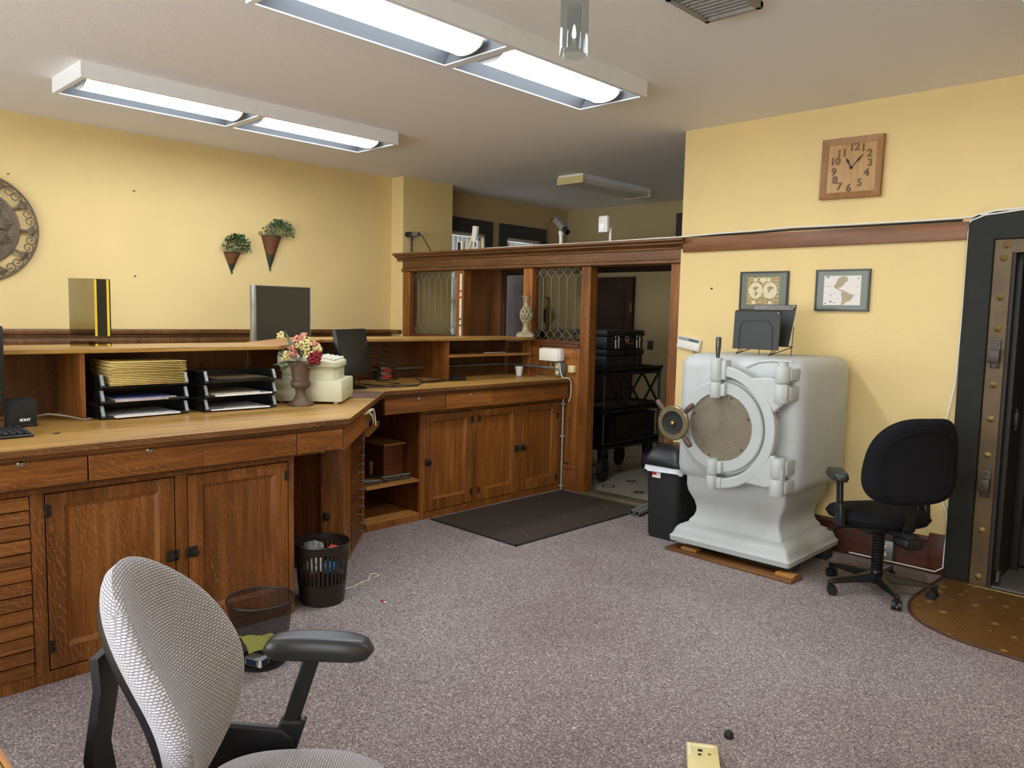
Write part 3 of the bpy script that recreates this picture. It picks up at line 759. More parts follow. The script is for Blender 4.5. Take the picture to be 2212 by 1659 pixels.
# clock
cx_, cz_ = -2.10, 2.678; CK = wood('honey_oak', '#8f6a35', '#b48a4c', '#c7a062', 'Z', fleck=0); CKF = wood('clock_frame', '#755028', '#966a3a', '#ab7e48', 'Z', fleck=0)
th = thing('wall_clock', 'square wooden wall clock showing seven minutes past eleven', 'clock', (cx_, YW, cz_), ry=R(1))
b = B(); h = .204
for s in (-1, 1):
    b.loft([[(s * h, -.042, -h), (s * h, -.042, h), (s * h, 0, h), (s * h, 0, -h)], [(s * (h - .042), -.032, -h + .042), (s * (h - .042), -.032, h - .042), (s * (h - .042), 0, h - .042), (s * (h - .042), 0, -h + .042)]])
    b.loft([[(-h, -.042, s * h), (h, -.042, s * h), (h, 0, s * h), (-h, 0, s * h)], [(-h + .042, -.032, s * (h - .042)), (h - .042, -.032, s * (h - .042)), (h - .042, 0, s * (h - .042)), (-h + .042, 0, s * (h - .042))]])
P('frame', b, CKF, th, world=False)
b = B(); b.box(-h + .04, h - .04, -.026, -.005, -h + .04, h - .04); P('face', b, CK, th, world=False)
NUM = plain('numeral_brown', '#6d4d36', .6)
npos = {12: (.012, .136), 1: (.072, .125), 2: (.116, .085), 3: (.122, .022), 4: (.104, -.042), 5: (.062, -.105), 6: (-.008, -.137), 7: (-.072, -.123), 8: (-.105, -.077), 9: (-.117, -.02), 10: (-.112, .05), 11: (-.07, .102)}
MF = Matrix.Rotation(R(90), 4, 'X')
for k, (x, z) in npos.items():
    b = B(); text_bm(b, str(k), .070, Matrix.Translation((x, -.029, z)) @ MF, .003, .0012); P('numeral', b, NUM, th, world=False, smooth=0)
def hand(ang, L, wd, nm):
    b = B(); c, s = math.cos(ang), math.sin(ang)
    pl_ = [(-.002, -.01), (-.0025, L * .45), (-wd, L * .58), (-.001, L), (.001, L), (wd, L * .58), (.0025, L * .45), (.002, -.01)]
    b.prismY([(x * c + z * s, -x * s + z * c) for x, z in pl_], -.036, -.034); P(nm, b, BLKM, th, world=False)
hand(R(-29), .075, .008, 'hour_hand'); hand(R(43), .115, .006, 'minute_hand')
b = B(); b.cyl((0, -.038, 0), (0, -.026, 0), .009); P('hub', b, BLKM, th, world=False)
# framed maps
MATG = plain('grey_green_mat', '#666d5c', .45, var=.02); FRB = plain('black_frame', '#23241f', .35)
SEPIA = plain('sepia_ink', '#a08a5e', .7, var=.3, vs=60); CREAM = plain('cream_paper', '#d8cda9', .7, var=.08, vs=50); PALE = plain('pale_map_paper', '#d9d3c9', .7, var=.05, vs=50)
t = NT('ornament_print'); t.col(t.ramp(t.noise(t.coord(), 110, 4), [(.3, lin('#4f4128')), (.45, lin('#8a7440')), (.55, lin('#c2ae7c')), (.7, lin('#d9cba2'))])); ORN = t.set(.7)
def frame(label, x0, x1, z0, z1, p):
    th = thing('picture_frame', label, 'framed map', ((x0 + x1) / 2, YW, (z0 + z1) / 2), group='framed antique maps')
    b = B(); k = .012
    for a in ((x0, x0 + k, z0, z1), (x1 - k, x1, z0, z1), (x0 + k, x1 - k, z0, z0 + k), (x0 + k, x1 - k, z1 - k, z1)): b.box(a[0], a[1], YW - .024, YW - .002, a[2], a[3])
    P('frame', b, FRB, th)
    b = B(); b.box(x0 + k, x1 - k, YW - .018, YW - .004, z0 + k, z1 - k); P('mount', b, MATG, th, smooth=0)
    g = B(); g.box(x0 + k, x1 - k, YW - .0225, YW - .0215, z0 + k, z1 - k); P('glazing', g, glass('picture_glass', '#ffffff', .1, .12), th, smooth=0)
    return th
def flat(b, poly, y): b.prismY(poly, y - .0006, y)
f1 = frame('framed double-hemisphere map partly behind the file holder', -2.886, -2.507, 1.697, 1.988, 0)
b = B(); flat(b, [(-2.827, 1.742), (-2.572, 1.742), (-2.572, 1.948), (-2.827, 1.948)], YW - .018); pr1 = P('print', b, ORN, f1, smooth=0)
b = B()
for cx in (-2.757, -2.644):
    flat(b, [(cx + .057 * math.cos(2 * PI * k / 40), 1.846 + .062 * math.sin(2 * PI * k / 40)) for k in range(40)], YW - .0187)
flat(b, [(-2.725, 1.94), (-2.675, 1.94), (-2.672, 1.92), (-2.70, 1.90), (-2.728, 1.92)], YW - .0187)
for x, z in ((-2.762, 1.925), (-2.655, 1.925), (-2.77, 1.757), (-2.64, 1.757)): flat(b, [(x - .013, z - .013), (x + .013, z - .013), (x + .013, z + .013), (x - .013, z + .013)], YW - .0187)
P('hemisphere', b, CREAM, pr1, smooth=0)
def blob(b, pts, c, s, y): flat(b, [(c[0] + x * s, c[1] + z * s) for x, z in pts], y)
NA = [(-.38, .3), (-.2, .42), (.05, .4), (.3, .45), (.42, .3), (.2, .15), (.1, -.02), (-.02, -.12), (.02, -.3), (-.08, -.22), (-.2, -.05), (-.42, .05)]
SA = [(-.12, -.3), (.1, -.28), (.34, -.42), (.45, -.5), (.3, -.62), (.26, -.72), (.1, -.85), (-.02, -1.0), (-.1, -.98), (-.08, -.75), (-.2, -.5)]
b = B()
for cx, cont in ((-2.757, (NA, SA)), (-2.644, ([(-.5, .3), (0, .55), (.55, .4), (.5, .1), (.2, .05), (.1, -.1), (-.05, .1), (-.4, .1)], [(-.4, .05), (0, .05), (.1, -.1), (-.05, -.3), (-.15, -.5), (-.3, -.15)]))):
    for q in cont: blob(b, q, (cx, 1.852), .052, YW - .0194)
P('land', b, SEPIA, pr1, smooth=0)
b = B()
for cx in (-2.757, -2.644): b.tube([(cx + .057 * math.cos(2 * PI * k / 40), YW - .019, 1.846 + .062 * math.sin(2 * PI * k / 40)) for k in range(40)], .0009, 4, True)
P('border_line', b, plain('sepia_line', '#6a5a3a', .7), pr1)
f2 = frame('framed map of two joined continents, right of the file holder', -2.303, -1.931, 1.70, 1.99, 1)
b = B(); flat(b, [(-2.243, 1.742), (-1.989, 1.742), (-1.989, 1.946), (-2.243, 1.946)], YW - .018); pr2 = P('print', b, PALE, f2, smooth=0)
LAND = plain('land_ink', '#a3926f', .7, var=.2, vs=60)
b = B()
NA2 = [(.5, .99), (.62, .96), (.66, .84), (.56, .74), (.50, .63), (.40, .58), (.46, .52), (.60, .5), (.5, .46), (.36, .54), (.27, .62), (.33, .74), (.38, .9)]
SA2 = [(.5, .46), (.62, .46), (.72, .38), (.86, .34), (.78, .25), (.74, .16), (.62, .1), (.55, .01), (.48, .01), (.52, .2), (.48, .36)]
for q in (NA2, SA2): flat(b, [(-2.243 + x * .254, 1.742 + z * .204) for x, z in q], YW - .0187)
P('land', b, LAND, pr2, smooth=0)
b = B(); rnd = random.Random(5)
for x, z, r_ in ((.1, .95, .05), (.06, .07, .035), (.2, .12, .05), (.3, .09, .03), (.93, .9, .03), (.9, .62, .02), (.2, .33, .025), (.1, .7, .015)):
    flat(b, [(-2.243 + (x + r_ * rnd.uniform(.7, 1.2) * math.cos(2 * PI * k / 9)) * .254, 1.742 + (z + r_ * rnd.uniform(.3, .9) * math.sin(2 * PI * k / 9)) * .204) for k in range(9)], YW - .0187)
P('cartouche', b, plain('grey_ink', '#77706a', .7, var=.3, vs=90), pr2, smooth=0)
b = B()
for z0, z1 in ((.41, .40), (.2, .24), (.66, .58), (.6, .72)): b.tube([(-2.243, YW - .0184, 1.742 + z0 * .204), (-2.243 + .25 * (.45 if z0 > .5 else 1), YW - .0184, 1.742 + z1 * .204)], .0006, 4)
P('rhumb_line', b, plain('grey_ink', '#77706a', .7, var=.3, vs=90), pr2)
# alarm keypad
th = thing('alarm_keypad', 'white alarm keypad hanging crooked on the clock wall above the safe', 'keypad', (-3.308, YW, 1.424), ry=R(9))
b = B(); b.box(-.105, .105, -.032, -.001, -.05, .05, .006); P('housing', b, WHP, th, world=False)
b = B(); b.box(-.098, .098, -.034, -.031, .018, .044); P('label_strip', b, plain('keypad_grey', '#8d9490', .5), th, world=False, smooth=0)
b = B(); b.box(.0, .085, -.0355, -.033, .022, .04); P('display', b, plain('lcd_green', '#55605a', .25), th, world=False, smooth=0)
b = B(); b.box(-.098, .098, -.036, -.031, -.046, .012, .003); P('flap', b, WHP, th, world=False)
b = B()
for k in range(3): b.tube([(-3.27 + k * .02, YW - .012, 1.385), (-3.268 + k * .022, YW - .014, 1.33), (-3.275 + k * .02, YW - .012, 1.25), (-3.28 + k * .018, YW - .012, 1.1)], .0032, 6)
P('wire', b, plain('wire_grey', '#6d675c', .6), th)
# loose cable over the picture rail and down the vault frame
WCB = plain('white_cable', '#e8e6dc', .5, var=.02)
b = B(); b.tube([(-5.6, 5.40, 2.274), (-4.9, 5.42, 2.275), (-4.3, 5.45, 2.273), (-3.6, 5.44, 2.275), (-3.37, 5.46, 2.277), (-3.1, YW - .03, 2.287), (-2.75, YW - .02, 2.293), (-2.53, YW - .015, 2.302), (-2.2, YW - .015, 2.296), (-1.89, YW - .018, 2.294), (-1.6, YW - .018, 2.29), (-1.36, YW - .02, 2.293), (-1.28, YW - .075, 2.30), (-1.20, YW - .075, 2.318), (-1.0, YW - .075, 2.325), (-.5, YW - .075, 2.33)], .0055, 7)
solo('cable', b, WCB, 'white cable lying along the picture rail and the vault frame top', 'cable', (-3, 5.49, 2.28))
b = B(); b.tube([(-5.3, 5.46, 2.274), (-4.3, 5.50, 2.274), (-3.5, 5.46, 2.276), (-3.2, YW - .012, 2.279), (-2.8, YW - .012, 2.278), (-2.5, YW - .01, 2.285), (-1.9, YW - .01, 2.279), (-1.4, YW - .012, 2.278)], .007, 7)
solo('cable', b, BLKM, 'black cable lying behind the white one on the picture rail', 'cable', (-3, 5.49, 2.28))
b = B(); b.tube([(-1.0, YW - .07, 2.318), (-1.26, YW - .075, 2.295), (-1.335, YW - .075, 2.265), (-1.352, YW - .04, 2.2), (-1.355, YW - .02, 1.9), (-1.362, YW - .02, 1.5), (-1.368, YW - .02, 1.25), (-1.40, YW - .012, 1.05), (-1.42, YW - .012, .9), (-1.40, YW - .012, .5), (-1.36, YW - .02, .4), (-1.345, YW - .045, .3), (-1.352, YW - .05, .2), (-1.352, YW - .055, .06), (-1.40, YW - .05, .022), (-1.6, YW - .04, .02), (-1.95, YW - .04, .02)], .005, 7)
solo('cable', b, WCB, 'white cable running down beside the vault frame to the skirting', 'cable', (-1.36, 5.47, 1.2))
# nails in the walls
for (x, y, z), l in (((XL, 2.625, 2.624), 'small dark nail high in the left wall above the wall shield'), ((XL, 2.617, 1.889), 'small dark nail in the left wall beside the yellow taped shield'), ((XL, 1.683, 2.635), 'small dark nail above the round medallion')):
    b = B(); b.cyl((x, y, z), (x + .014, y, z - .003), .0055, seg=8); solo('nail', b, BLKM, l, 'nail', (x, y, z))
b = B(); b.cyl((-3.135, YW, 1.865), (-3.135, YW - .014, 1.863), .006, seg=8); solo('nail', b, BLKM, 'small dark nail in the clock wall left of the framed maps', 'nail', (-3.135, YW, 1.865))
# outlet low on the clock wall
th = thing('wall_outlet', 'grey double power outlet on the skirting behind the black chair', 'outlet', (-1.70, YW - .036, .10))
b = B(); b.box(-1.765, -1.655, YW - .075, YW - .036, .035, .165, .004); P('box', b, GALV, th)
for z in (.072, .128):
    b = B(); b.cyl((-1.71, YW - .075, z), (-1.71, YW - .079, z), .017); P('receptacle', b, IVORY, th)

# ------------------------------------------------------------------ things on the worktop
def cables(pts, r, m, label, seg=7, name='cable'):
    b = B(); b.tube(pts, r, seg); return solo(name, b, m, label, 'cable', pts[0])
# left monitor
th = thing('monitor', 'black computer monitor cut by the left picture edge', 'monitor', (-4.0, .632, ZS), R(3))
b = B(); b.box(-.03, .0, -.28, .275, .118, .475, .006); P('screen_housing', b, BLK, th, world=False)
b = B(); b.box(.0, .002, -.262, .257, .14, .46); P('screen', b, plain('dark_screen', '#1d2420', .18, var=.02), th, world=False, smooth=0)
b = B(); b.box(-.05, -.028, -.035, .035, .02, .25, .006); b.lathe([(.11, .0), (.11, .012), (.09, .022), (.0, .025)], (-.05, 0, 0)); P('stand', b, BLK, th, world=False)
# keyboard
th = thing('keyboard', 'black computer keyboard at the left end of the worktop', 'keyboard', (-3.89, .75, ZS), R(3))
b = B(); b.loft([[(x, y, z) for x, z in ((-.10, .0), (.10, .0), (.10, .012), (-.10, .024))] for y in (-.24, .205)]); P('case', b, BLK, th, world=False, bev=.004)
KEY = plain('key_black', '#232427', .45)
for i in range(5):
    for j in range(15):
        x = .07 - i * .033; y = .185 - j * .0277; z = .0165 + (.10 - (x + .1) ) * .06 * 0 + (.07 - x) * .06
        b = B(); b.loft([[(x - .014, y - .0115, z), (x + .014, y - .0115, z), (x + .014, y + .0115, z), (x - .014, y + .0115, z)], [(x - .010, y - .008, z + .009), (x + .010, y - .008, z + .0075), (x + .010, y + .008, z + .0075), (x - .010, y + .008, z + .009)]]); P('key', b, KEY, th, world=False)
# speaker
th = thing('speaker', 'small black desktop speaker with white lettering beside the keyboard', 'speaker', (-4.17, 1.0, ZS), R(6))
b = B(); b.box(-.05, .05, -.055, .052, .006, .13, .006); P('body', b, BLKM, th, world=False)
b = B(); b.box(-.05, .052, -.055, .053, .0, .012, .003); P('foot', b, BLKG, th, world=False)
b = B(); text_bm(b, 'SONY', .017, Matrix.Translation((.0512, .0, .034)) @ Matrix.Rotation(R(90), 4, 'Z') @ MF, .0006, .0008); P('lettering', b, plain('white_ink', '#ffffff', .5), th, world=False, smooth=0)
cables([(-4.22, 1.06, ZS + .03), (-4.20, 1.12, ZS + .045), (-4.18, 1.20, ZS + .03), (-4.175, 1.27, ZS + .008), (-4.19, 1.31, ZS + .008)], .0045, plain('grey_cable', '#8c887c', .5), 'grey cable curving from the small speaker to the letter tray')
b = B(); b.ell((-3.83, 1.055, ZS + .002), .007, .017, .003, 10, 5); solo('chip', b, BLKM, 'small black chip of plastic on the worktop right of the keyboard', 'debris', (-3.83, 1.055, ZS))
# letter trays
TRB = plain('tray_black', '#1b1c1e', .28)
GLINT = plain('edge_highlight', '#9ea3a6', .25, .3)  # pale colour stands in for highlights on the tray front edges
def trays(y0, y1, xf, label):
    th = thing('letter_tray', label, 'letter tray', (xf - .16, (y0 + y1) / 2, ZS), group='stacked letter trays')
    D, Hh = .32, .078
    for k in range(3):
        z = ZS + .004 + k * Hh; b = B(); xb = xf - D
        b.box(xb, xf - .012, y0 + .012, y1 - .012, z, z + .004); b.box(xb, xb + .004, y0, y1, z, z + .05)
        for s, y in ((1, y0), (-1, y1)):
            b.prismY([(xb, z), (xf - .01, z), (xf - .004, z + .012), (xf - .03, z + .06), (xb + .02, z + .06), (xb, z + .05)], y, y + s * .004)
            b.prismY([(xf - .004, z), (xf + .002, z + .004), (xf - .026, z + .066), (xf - .042, z + .066), (xf - .02, z)], y, y + s * .022)
            b.prismY([(xb, z), (xb + .03, z), (xb + .03, z + .07), (xb, z + .07)], y, y + s * .016)
        b.box(xf - .014, xf - .004, y0 + .012, y0 + .11, z, z + .014); b.box(xf - .014, xf - .004, y1 - .11, y1 - .012, z, z + .014)
        o = P('tray', b, TRB, th, bev=.0012)
        for s, y in ((1, y0), (-1, y1)):
            e = B(); e.prismY([(xf + .0012, z + .014), (xf + .0036, z + .014), (xf - .0215, z + .066), (xf - .0245, z + .066)], y + s * .003, y + s * .019); P('edge_strip', e, GLINT, o, label='pale strip standing for the highlight on the tray front edge')
    return th
trays(1.345, 1.79, -4.15, 'left stack of black letter trays with cream folders on top')
trays(1.87, 2.30, -4.13, 'right stack of black letter trays beside the flower urn')
FOLD = plain('manila', '#dcc374', .65, var=.05, vs=20)
for k in range(14):
    z = ZS + .172 + k * .0088
    b = B(); xs = random.uniform(-.006, .006); dy = random.uniform(-.004, .004)
    # folded sheet: gapes towards the left, closed at the right
    y0, y1 = 1.392 + dy, 1.772 + dy
    b.loft([[(x, y0, z), (x, y1, z), (x, y1, z + .0022), (x, y0 + .02, z + .006), (x, y0, z + .0048 + .002 * (k % 2))] for x in (-4.44, -4.135 + xs)])
    solo('folder', b, FOLD, 'cream folder in the pile on top of the left letter tray stack', 'folder', (-4.28, 1.57, z), 'cream folders on the left letter tray')
def sheet(b, x0, x1, y0, y1, z, rot=0, th_=.0012):
    v = b.box(-(x1 - x0) / 2, (x1 - x0) / 2, -(y1 - y0) / 2, (y1 - y0) / 2, 0, th_); b.xf(v, mx(((x0 + x1) / 2, (y0 + y1) / 2, z), rot))
PR = plain('newsprint', '#b9b6b2', .6, var=.5, vs=45); BLU = plain('blue_cover', '#3c4a7c', .4, var=.3)
def paper(x0, x1, y0, y1, z, rot, m, label, th_=.002, nm='paper'):
    b = B(); sheet(b, x0, x1, y0, y1, z, rot, th_); return solo(nm, b, m, label, nm, ((x0 + x1) / 2, (y0 + y1) / 2, z))
z1 = ZS + .0082; z2 = z1 + .078
paper(-4.42, -4.13, 1.40, 1.73, z1 + .001, R(3), PAPER, 'white sheets at the bottom of the left letter tray stack', .008)
paper(-4.40, -4.15, 1.42, 1.70, z1 + .0095, R(-2), PR, 'dark printed page on the white sheets in the lowest left tray', .002)
paper(-4.42, -4.15, 1.41, 1.72, z2 + .001, R(2), plain('pinkish_paper', '#b7a7a6', .6, var=.3, vs=40), 'magazines in the middle left letter tray', .014, 'magazine')
paper(-4.42, -4.16, 1.43, 1.70, z2 + .0155, R(-2), BLU, 'blue-covered booklet in the middle left letter tray', .006, 'booklet')
paper(-4.42, -4.11, 1.91, 2.25, z1 + .001, R(-3), PAPER, 'white sheets in the bottom right letter tray', .006)
paper(-4.42, -4.115, 1.92, 2.26, z2 + .001, R(3), PAPER, 'white sheets sticking out of the middle right letter tray', .008)
paper(-4.43, -4.14, 1.915, 2.20, z2 + .0095, R(-2), plain('cream_print', '#d8cdb0', .6, var=.2, vs=30), 'cream printed papers on top in the middle right letter tray', .006)
th = thing('picture_frame', 'black frame with a brown panel lying flat in the top right letter tray', 'frame', (-4.28, 2.08, ZS + .166))
b = B(); b.box(-4.42, -4.10, 1.90, 2.265, ZS + .166, ZS + .184, .003); P('frame', b, BLKG, th)
b = B(); b.box(-4.39, -4.125, 1.93, 2.24, ZS + .184, ZS + .186); P('picture', b, plain('bronze_sheen', '#7d6a4f', .25, .3), th, smooth=0)
# flower urn
UX, UY = -4.125, 2.455
URN = plain('urn_brown', '#5d4a3a', .6, var=.35, vs=25, bump=.3, bs=90)
th = thing('flower_urn', 'brown urn holding faded cream, pink and red flowers on the worktop', 'flower arrangement', (UX, UY, ZS))
b = B(); b.lathe([(.078, 0), (.078, .02)], (UX, UY, ZS), seg=6); P('plinth', b, URN, th, bev=.003)
b = B(); b.lathe([(.055, .018), (.05, .03), (.04, .045), (.03, .07), (.03, .085), (.034, .088), (.034, .092), (.03, .096), (.032, .102), (.05, .112), (.058, .128), (.056, .145), (.05, .15), (.052, .152), (.049, .156), (.052, .2), (.062, .235), (.078, .256), (.08, .262), (.07, .262), (.055, .23), (.05, .2)], (UX, UY, ZS), seg=36)
for f in b.bm.verts:
    a = math.atan2(f.co.y - UY, f.co.x - UX); z = f.co.z - ZS
    if .1 < z < .15: k = 1 + .05 * abs(math.sin(9 * a)); f.co.x = UX + (f.co.x - UX) * k; f.co.y = UY + (f.co.y - UY) * k
P('urn', b, URN, th)
FLW = [plain('flower_cream', '#d7c98a', .7, var=.2, vs=60), plain('flower_pink', '#c88a72', .7, var=.25, vs=60), plain('flower_red', '#8e1f2c', .7, var=.3, vs=60), plain('dusty_leaf', '#5d6a4e', .65, var=.3, vs=30)]
rnd = random.Random(11)
side = Vector((.724, .69, 0))           # to the right as seen from the office
toc = Vector((.86, -.51, 0))
heads = [(-.115, .42, 0, .024), (-.02, .40, 1, .026), (.035, .385, 0, .032), (.05, .34, 0, .034), (-.045, .345, 1, .024), (-.075, .305, 0, .03), (-.045, .32, 1, .028), (.03, .325, 0, .03), (.085, .37, 1, .026), (.105, .345, 0, .026), (.085, .33, 0, .026), (.075, .30, 2, .032), (.09, .275, 2, .032), (.10, .315, 2, .03), (.065, .28, 2, .028), (.02, .42, 1, .022), (.0, .365, 0, .028), (-.09, .285, 0, .022)]
for s_, z_, kind, r_ in heads:
    b = B(); c = Vector((UX, UY, ZS + z_)) + side * s_ + toc * rnd.uniform(.02, .06)
    for k in range(34):
        d = Vector((rnd.gauss(0, 1), rnd.gauss(0, 1), rnd.gauss(0, 1))).normalized()
        p = c + d * r_ * rnd.uniform(.5, 1)
        b.ell(p, .0075, .0075, .0065, 6, 4)
    P('flower_head', b, FLW[kind], th)
b = B()
for k in range(75):
    a = rnd.uniform(-PI, PI); e = rnd.uniform(-.35, 1.3)
    d = side * math.cos(e) * math.sin(a) + toc * math.cos(e) * math.cos(a) * .8 + Vector((0, 0, math.sin(e)))
    p = Vector((UX, UY, ZS + .27)) + d * rnd.uniform(.03, .09); leaf(b, p, d + Vector((rnd.uniform(-.3, .3), 0, rnd.uniform(-.2, .3))), rnd.uniform(.05, .085), rnd.uniform(.011, .018), rnd.uniform(-1, 1))
leaf(b, Vector((UX, UY, ZS + .27)) - side * .05, -side + Vector((0, 0, -.25)), .13, .02); leaf(b, Vector((UX, UY, ZS + .30)) - side * .02, -side * .5 + Vector((0, 0, 1)), .17, .016)
P('leaf', b, FLW[3], th, smooth=0)['kind'] = 'stuff'
# cash register
th = thing('cash_register', 'beige cash register with a rounded keyboard on a wide cash drawer', 'cash register', (-4.15, 2.86, ZS), R(45.97))
BEI = plain('register_beige', '#c9c6a6', .4, var=.03)
rx0, rx1 = -.46, -.045      # depth: local x; operator side is +x
b = B(); b.box(rx0, rx1, -.21, .19, .014, .145, .004); P('drawer_case', b, BEI, th, world=False)
b = B(); b.box(rx1, rx1 + .004, -.19, .17, .03, .13, .002); dr = P('cash_drawer', b, BEI, th, world=False)
b = B(); b.lathe([(.009, 0), (.009, .004), (.0, .005)], (rx1 + .004, 0.0, .085), 'X', 12); P('lock', b, CHROME, dr, world=False)
b = B()
for x in (rx0 + .04, rx1 - .04):
    for y in (-.17, .15): b.cyl((x, y, 0), (x, y, .014), .016)
P('foot', b, BEI, th, world=False)
def body(sc_, z0, z1, tilt, nm, m=BEI, x0=-.45, x1=-.075, y0=-.19, y1=.17):
    b = B(); rg = []
    for z, k in ((z0, 0), (z1, 1)):
        rg.append([])
        for i in range(32):
            a = 2 * PI * i / 32; ca, sa = math.cos(a), math.sin(a); q = 1 / (abs(ca) ** 5 + abs(sa) ** 5) ** .2
            x = (x0 + x1) / 2 + (x1 - x0) / 2 * sc_[k] * q * ca; y = (y0 + y1) / 2 + (y1 - y0) / 2 * sc_[k] * q * sa
            rg[-1].append((x, y, z + (tilt * (x1 - x) if k else 0)))
    b.loft(rg); return b
P('body', body((.96, .97), .146, .225, .1, 'body'), BEI, th, world=False)
P('keyboard_rim', body((1.03, 1.03), .218, .262, .14, 'rim'), BEI, th, world=False, bev=.012)
b = B(); b.loft([[(x, y, z) for x, z in ((-.45, .23), (-.45, .318), (-.34, .312), (-.27, .285))] for y in (-.18, .16)]); P('display_hood', b, BEI, th, world=False, bev=.02)
KC = plain('register_keys', '#dedbc8', .45); 
for i in range(4):
    for j in range(6):
        x = -.105 - i * .03; y = -.15 + j * .052
        b = B(); b.box(x - .011, x + .011, y - .018, y + .018, .262 + .14 * (-.075 - x), .275 + .14 * (-.075 - x), .003); P('key', b, KC, th, world=False)
# tilted monitor
th = thing('monitor', 'black flat monitor turned away on its stand beside the cash register', 'monitor', (-4.83, 3.315, ZS), R(31))
Mt = mx((.03, 0, .10), 0, 0, R(-11))
b = B(); b.box(-.018, .018, -.255, .255, .0, .345, .006); b.all(Mt); P('screen_housing', b, BLK, th, world=False)
b = B(); b.box(.018, .0195, -.245, .245, .018, .335); b.all(Mt); P('screen', b, plain('dark_screen', '#1d2420', .18, var=.02), th, world=False, smooth=0)
b = B(); b.box(-.03, .0, -.03, .03, .01, .2, .005); P('neck', b, BLK, th, world=False)
b = B(); b.lathe([(.105, 0), (.105, .006), (.09, .014), (.0, .016)], (.0, 0, 0)); P('base', b, BLKG, th, world=False)
# wire file rack
th = thing('wire_rack', 'black wire file rack behind the tilted monitor', 'file rack', (-5.02, 3.70, ZS), R(20))
b = B()
for k in range(7):
    z = .035 + k * .042; x = -.10 + k * .008
    b.tube([(x, -.13, z + .02), (x + .20 - k * .018, -.10, z), (x + .21 - k * .018, .09, z), (x, .12, z + .02)], .003, 6)
for y in (-.13, .12): b.tube([(-.11, y, .0), (-.10, y, .15), (-.05, y, .33)], .003, 6)
b.tube([(-.11, -.13, .0), (.13, -.10, .003), (.13, .09, .003), (-.11, .12, .0)], .003, 6); b.tube([(-.05, -.13, .33), (-.05, .12, .33)], .003, 6)
P('wire_frame', b, BLK, th, world=False)
# red receptacles
th = thing('outlet_box', 'metal outlet box with two red receptacles behind the wire rack', 'outlet', (-5.30, 3.94, 1.105))
b = B(); b.box(-5.345, -5.26, 3.885, 3.995, ZS + .004, 1.165, .003); P('box', b, GALV, th)
for z in (1.082, 1.135):
    b = B(); b.box(-5.26, -5.252, 3.90, 3.98, z - .018, z + .018, .003); P('receptacle', b, plain('red_receptacle', '#d8452a', .4), th)
# cables and adapter
BC = plain('black_cable', '#141414', .5)
cables([(-4.80, 3.42, ZS + .006), (-4.75, 3.55, ZS + .005), (-4.80, 3.70, ZS + .005), (-4.74, 3.86, ZS + .005), (-4.86, 4.0, ZS + .006), (-4.92, 4.02, ZS + .07), (-4.93, 3.98, ZS + .10), (-4.93, 3.95, ZS + .06), (-4.90, 4.02, ZS + .012), (-4.86, 4.10, ZS + .005), (-4.93, 4.28, ZS + .006), (-4.90, 4.36, ZS + .01)], .0045, BC, 'black cable looping over the worktop from the monitor to the adapter')
cables([(-4.95, 3.50, ZS + .006), (-4.70, 3.60, ZS + .005), (-4.68, 3.80, ZS + .005), (-4.85, 3.98, ZS + .005), (-4.98, 4.2, ZS + .005), (-4.95, 4.35, ZS + .006)], .004, BC, 'second black cable lying flat behind the worktop edge')
b = B(); b.box(-4.955, -4.89, 4.37, 4.51, ZS, ZS + .034, .005); solo('power_adapter', b, BLK, 'black power adapter block lying on the right-hand worktop', 'adapter', (-4.92, 4.44, ZS))
# cup, screwdriver, ruler
th = thing('foam_cup', 'white foam cup standing on the right-hand worktop', 'cup', (-5.01, 5.30, ZS))
b = B(); b.lathe([(.026, 0), (.029, .03), (.0305, .03), (.034, .058), (.0355, .058), (.038, .078), (.04, .08), (.04, .084), (.036, .084), (.027, .006), (.0, .005)], (-5.01, 5.30, ZS), seg=32, caps=False); P('cup', b, plain('foam_white', '#e2e2e0', .7, var=.02), th)
th = thing('screwdriver', 'red-handled screwdriver lying by the foam cup', 'screwdriver', (-4.86, 5.36, ZS))
b = B(); b.tube([(-4.93, 5.34, ZS + .012), (-4.87, 5.375, ZS + .012)], [.011, .011], 10); P('handle', b, plain('red_handle', '#8c1d1d', .35), th)
b = B(); b.tube([(-4.87, 5.375, ZS + .011), (-4.78, 5.425, ZS + .004)], .003, 8); P('shaft', b, CHROME, th)
b = B(); b.box(-5.13, -5.10, 4.93, 5.21, 1.2655, 1.274, .001); solo('ruler', b, plain('pale_ruler', '#c9c6bd', .4), 'pale ruler lying on the half shelf of the right-hand hutch', 'ruler', (-5.11, 5.07, 1.266))
# router, outlet box, plug, on the screen
th = thing('router', 'white rounded wireless router mounted on the screen above the worktop', 'router', (-3.43, 5.545, 0), R(2.21))
b = B(); b.box(-1.455, -1.20, -.06, .028, 1.195, 1.322, .027, 4); P('housing', b, WHP, th, world=False)
b = B(); b.box(-1.445, -1.225, -.066, -.058, 1.203, 1.314, .0035); P('front_cover', b, plain('router_cream', '#efe8d2', .3, var=.02), th, world=False)
b = B(); b.tube([(-1.33, -.01, 1.195), (-1.345, -.015, 1.17), (-1.34, -.012, 1.145), (-1.32, -.01, 1.125)], .003, 6); P('antenna_lead', b, WCB, th, world=False)
th = thing('outlet_box', 'grey surface outlet box with two ivory receptacles under the router', 'outlet', (-3.43, 5.545, 0), R(2.21))
b = B(); b.box(-1.245, -1.185, -.075, .028, 1.07, 1.19, .003); P('box', b, plain('grey_enamel', '#6f7572', .4), th, world=False)
for z in (1.10, 1.155):
    b = B(); b.cyl((-1.215, -.075, z), (-1.215, -.078, z), .0175); P('receptacle', b, IVORY, th, world=False)
th = thing('plug_box', 'yellowed square plug box on the screen beside the outlet box', 'plug', (-3.43, 5.545, 0), R(2.21))
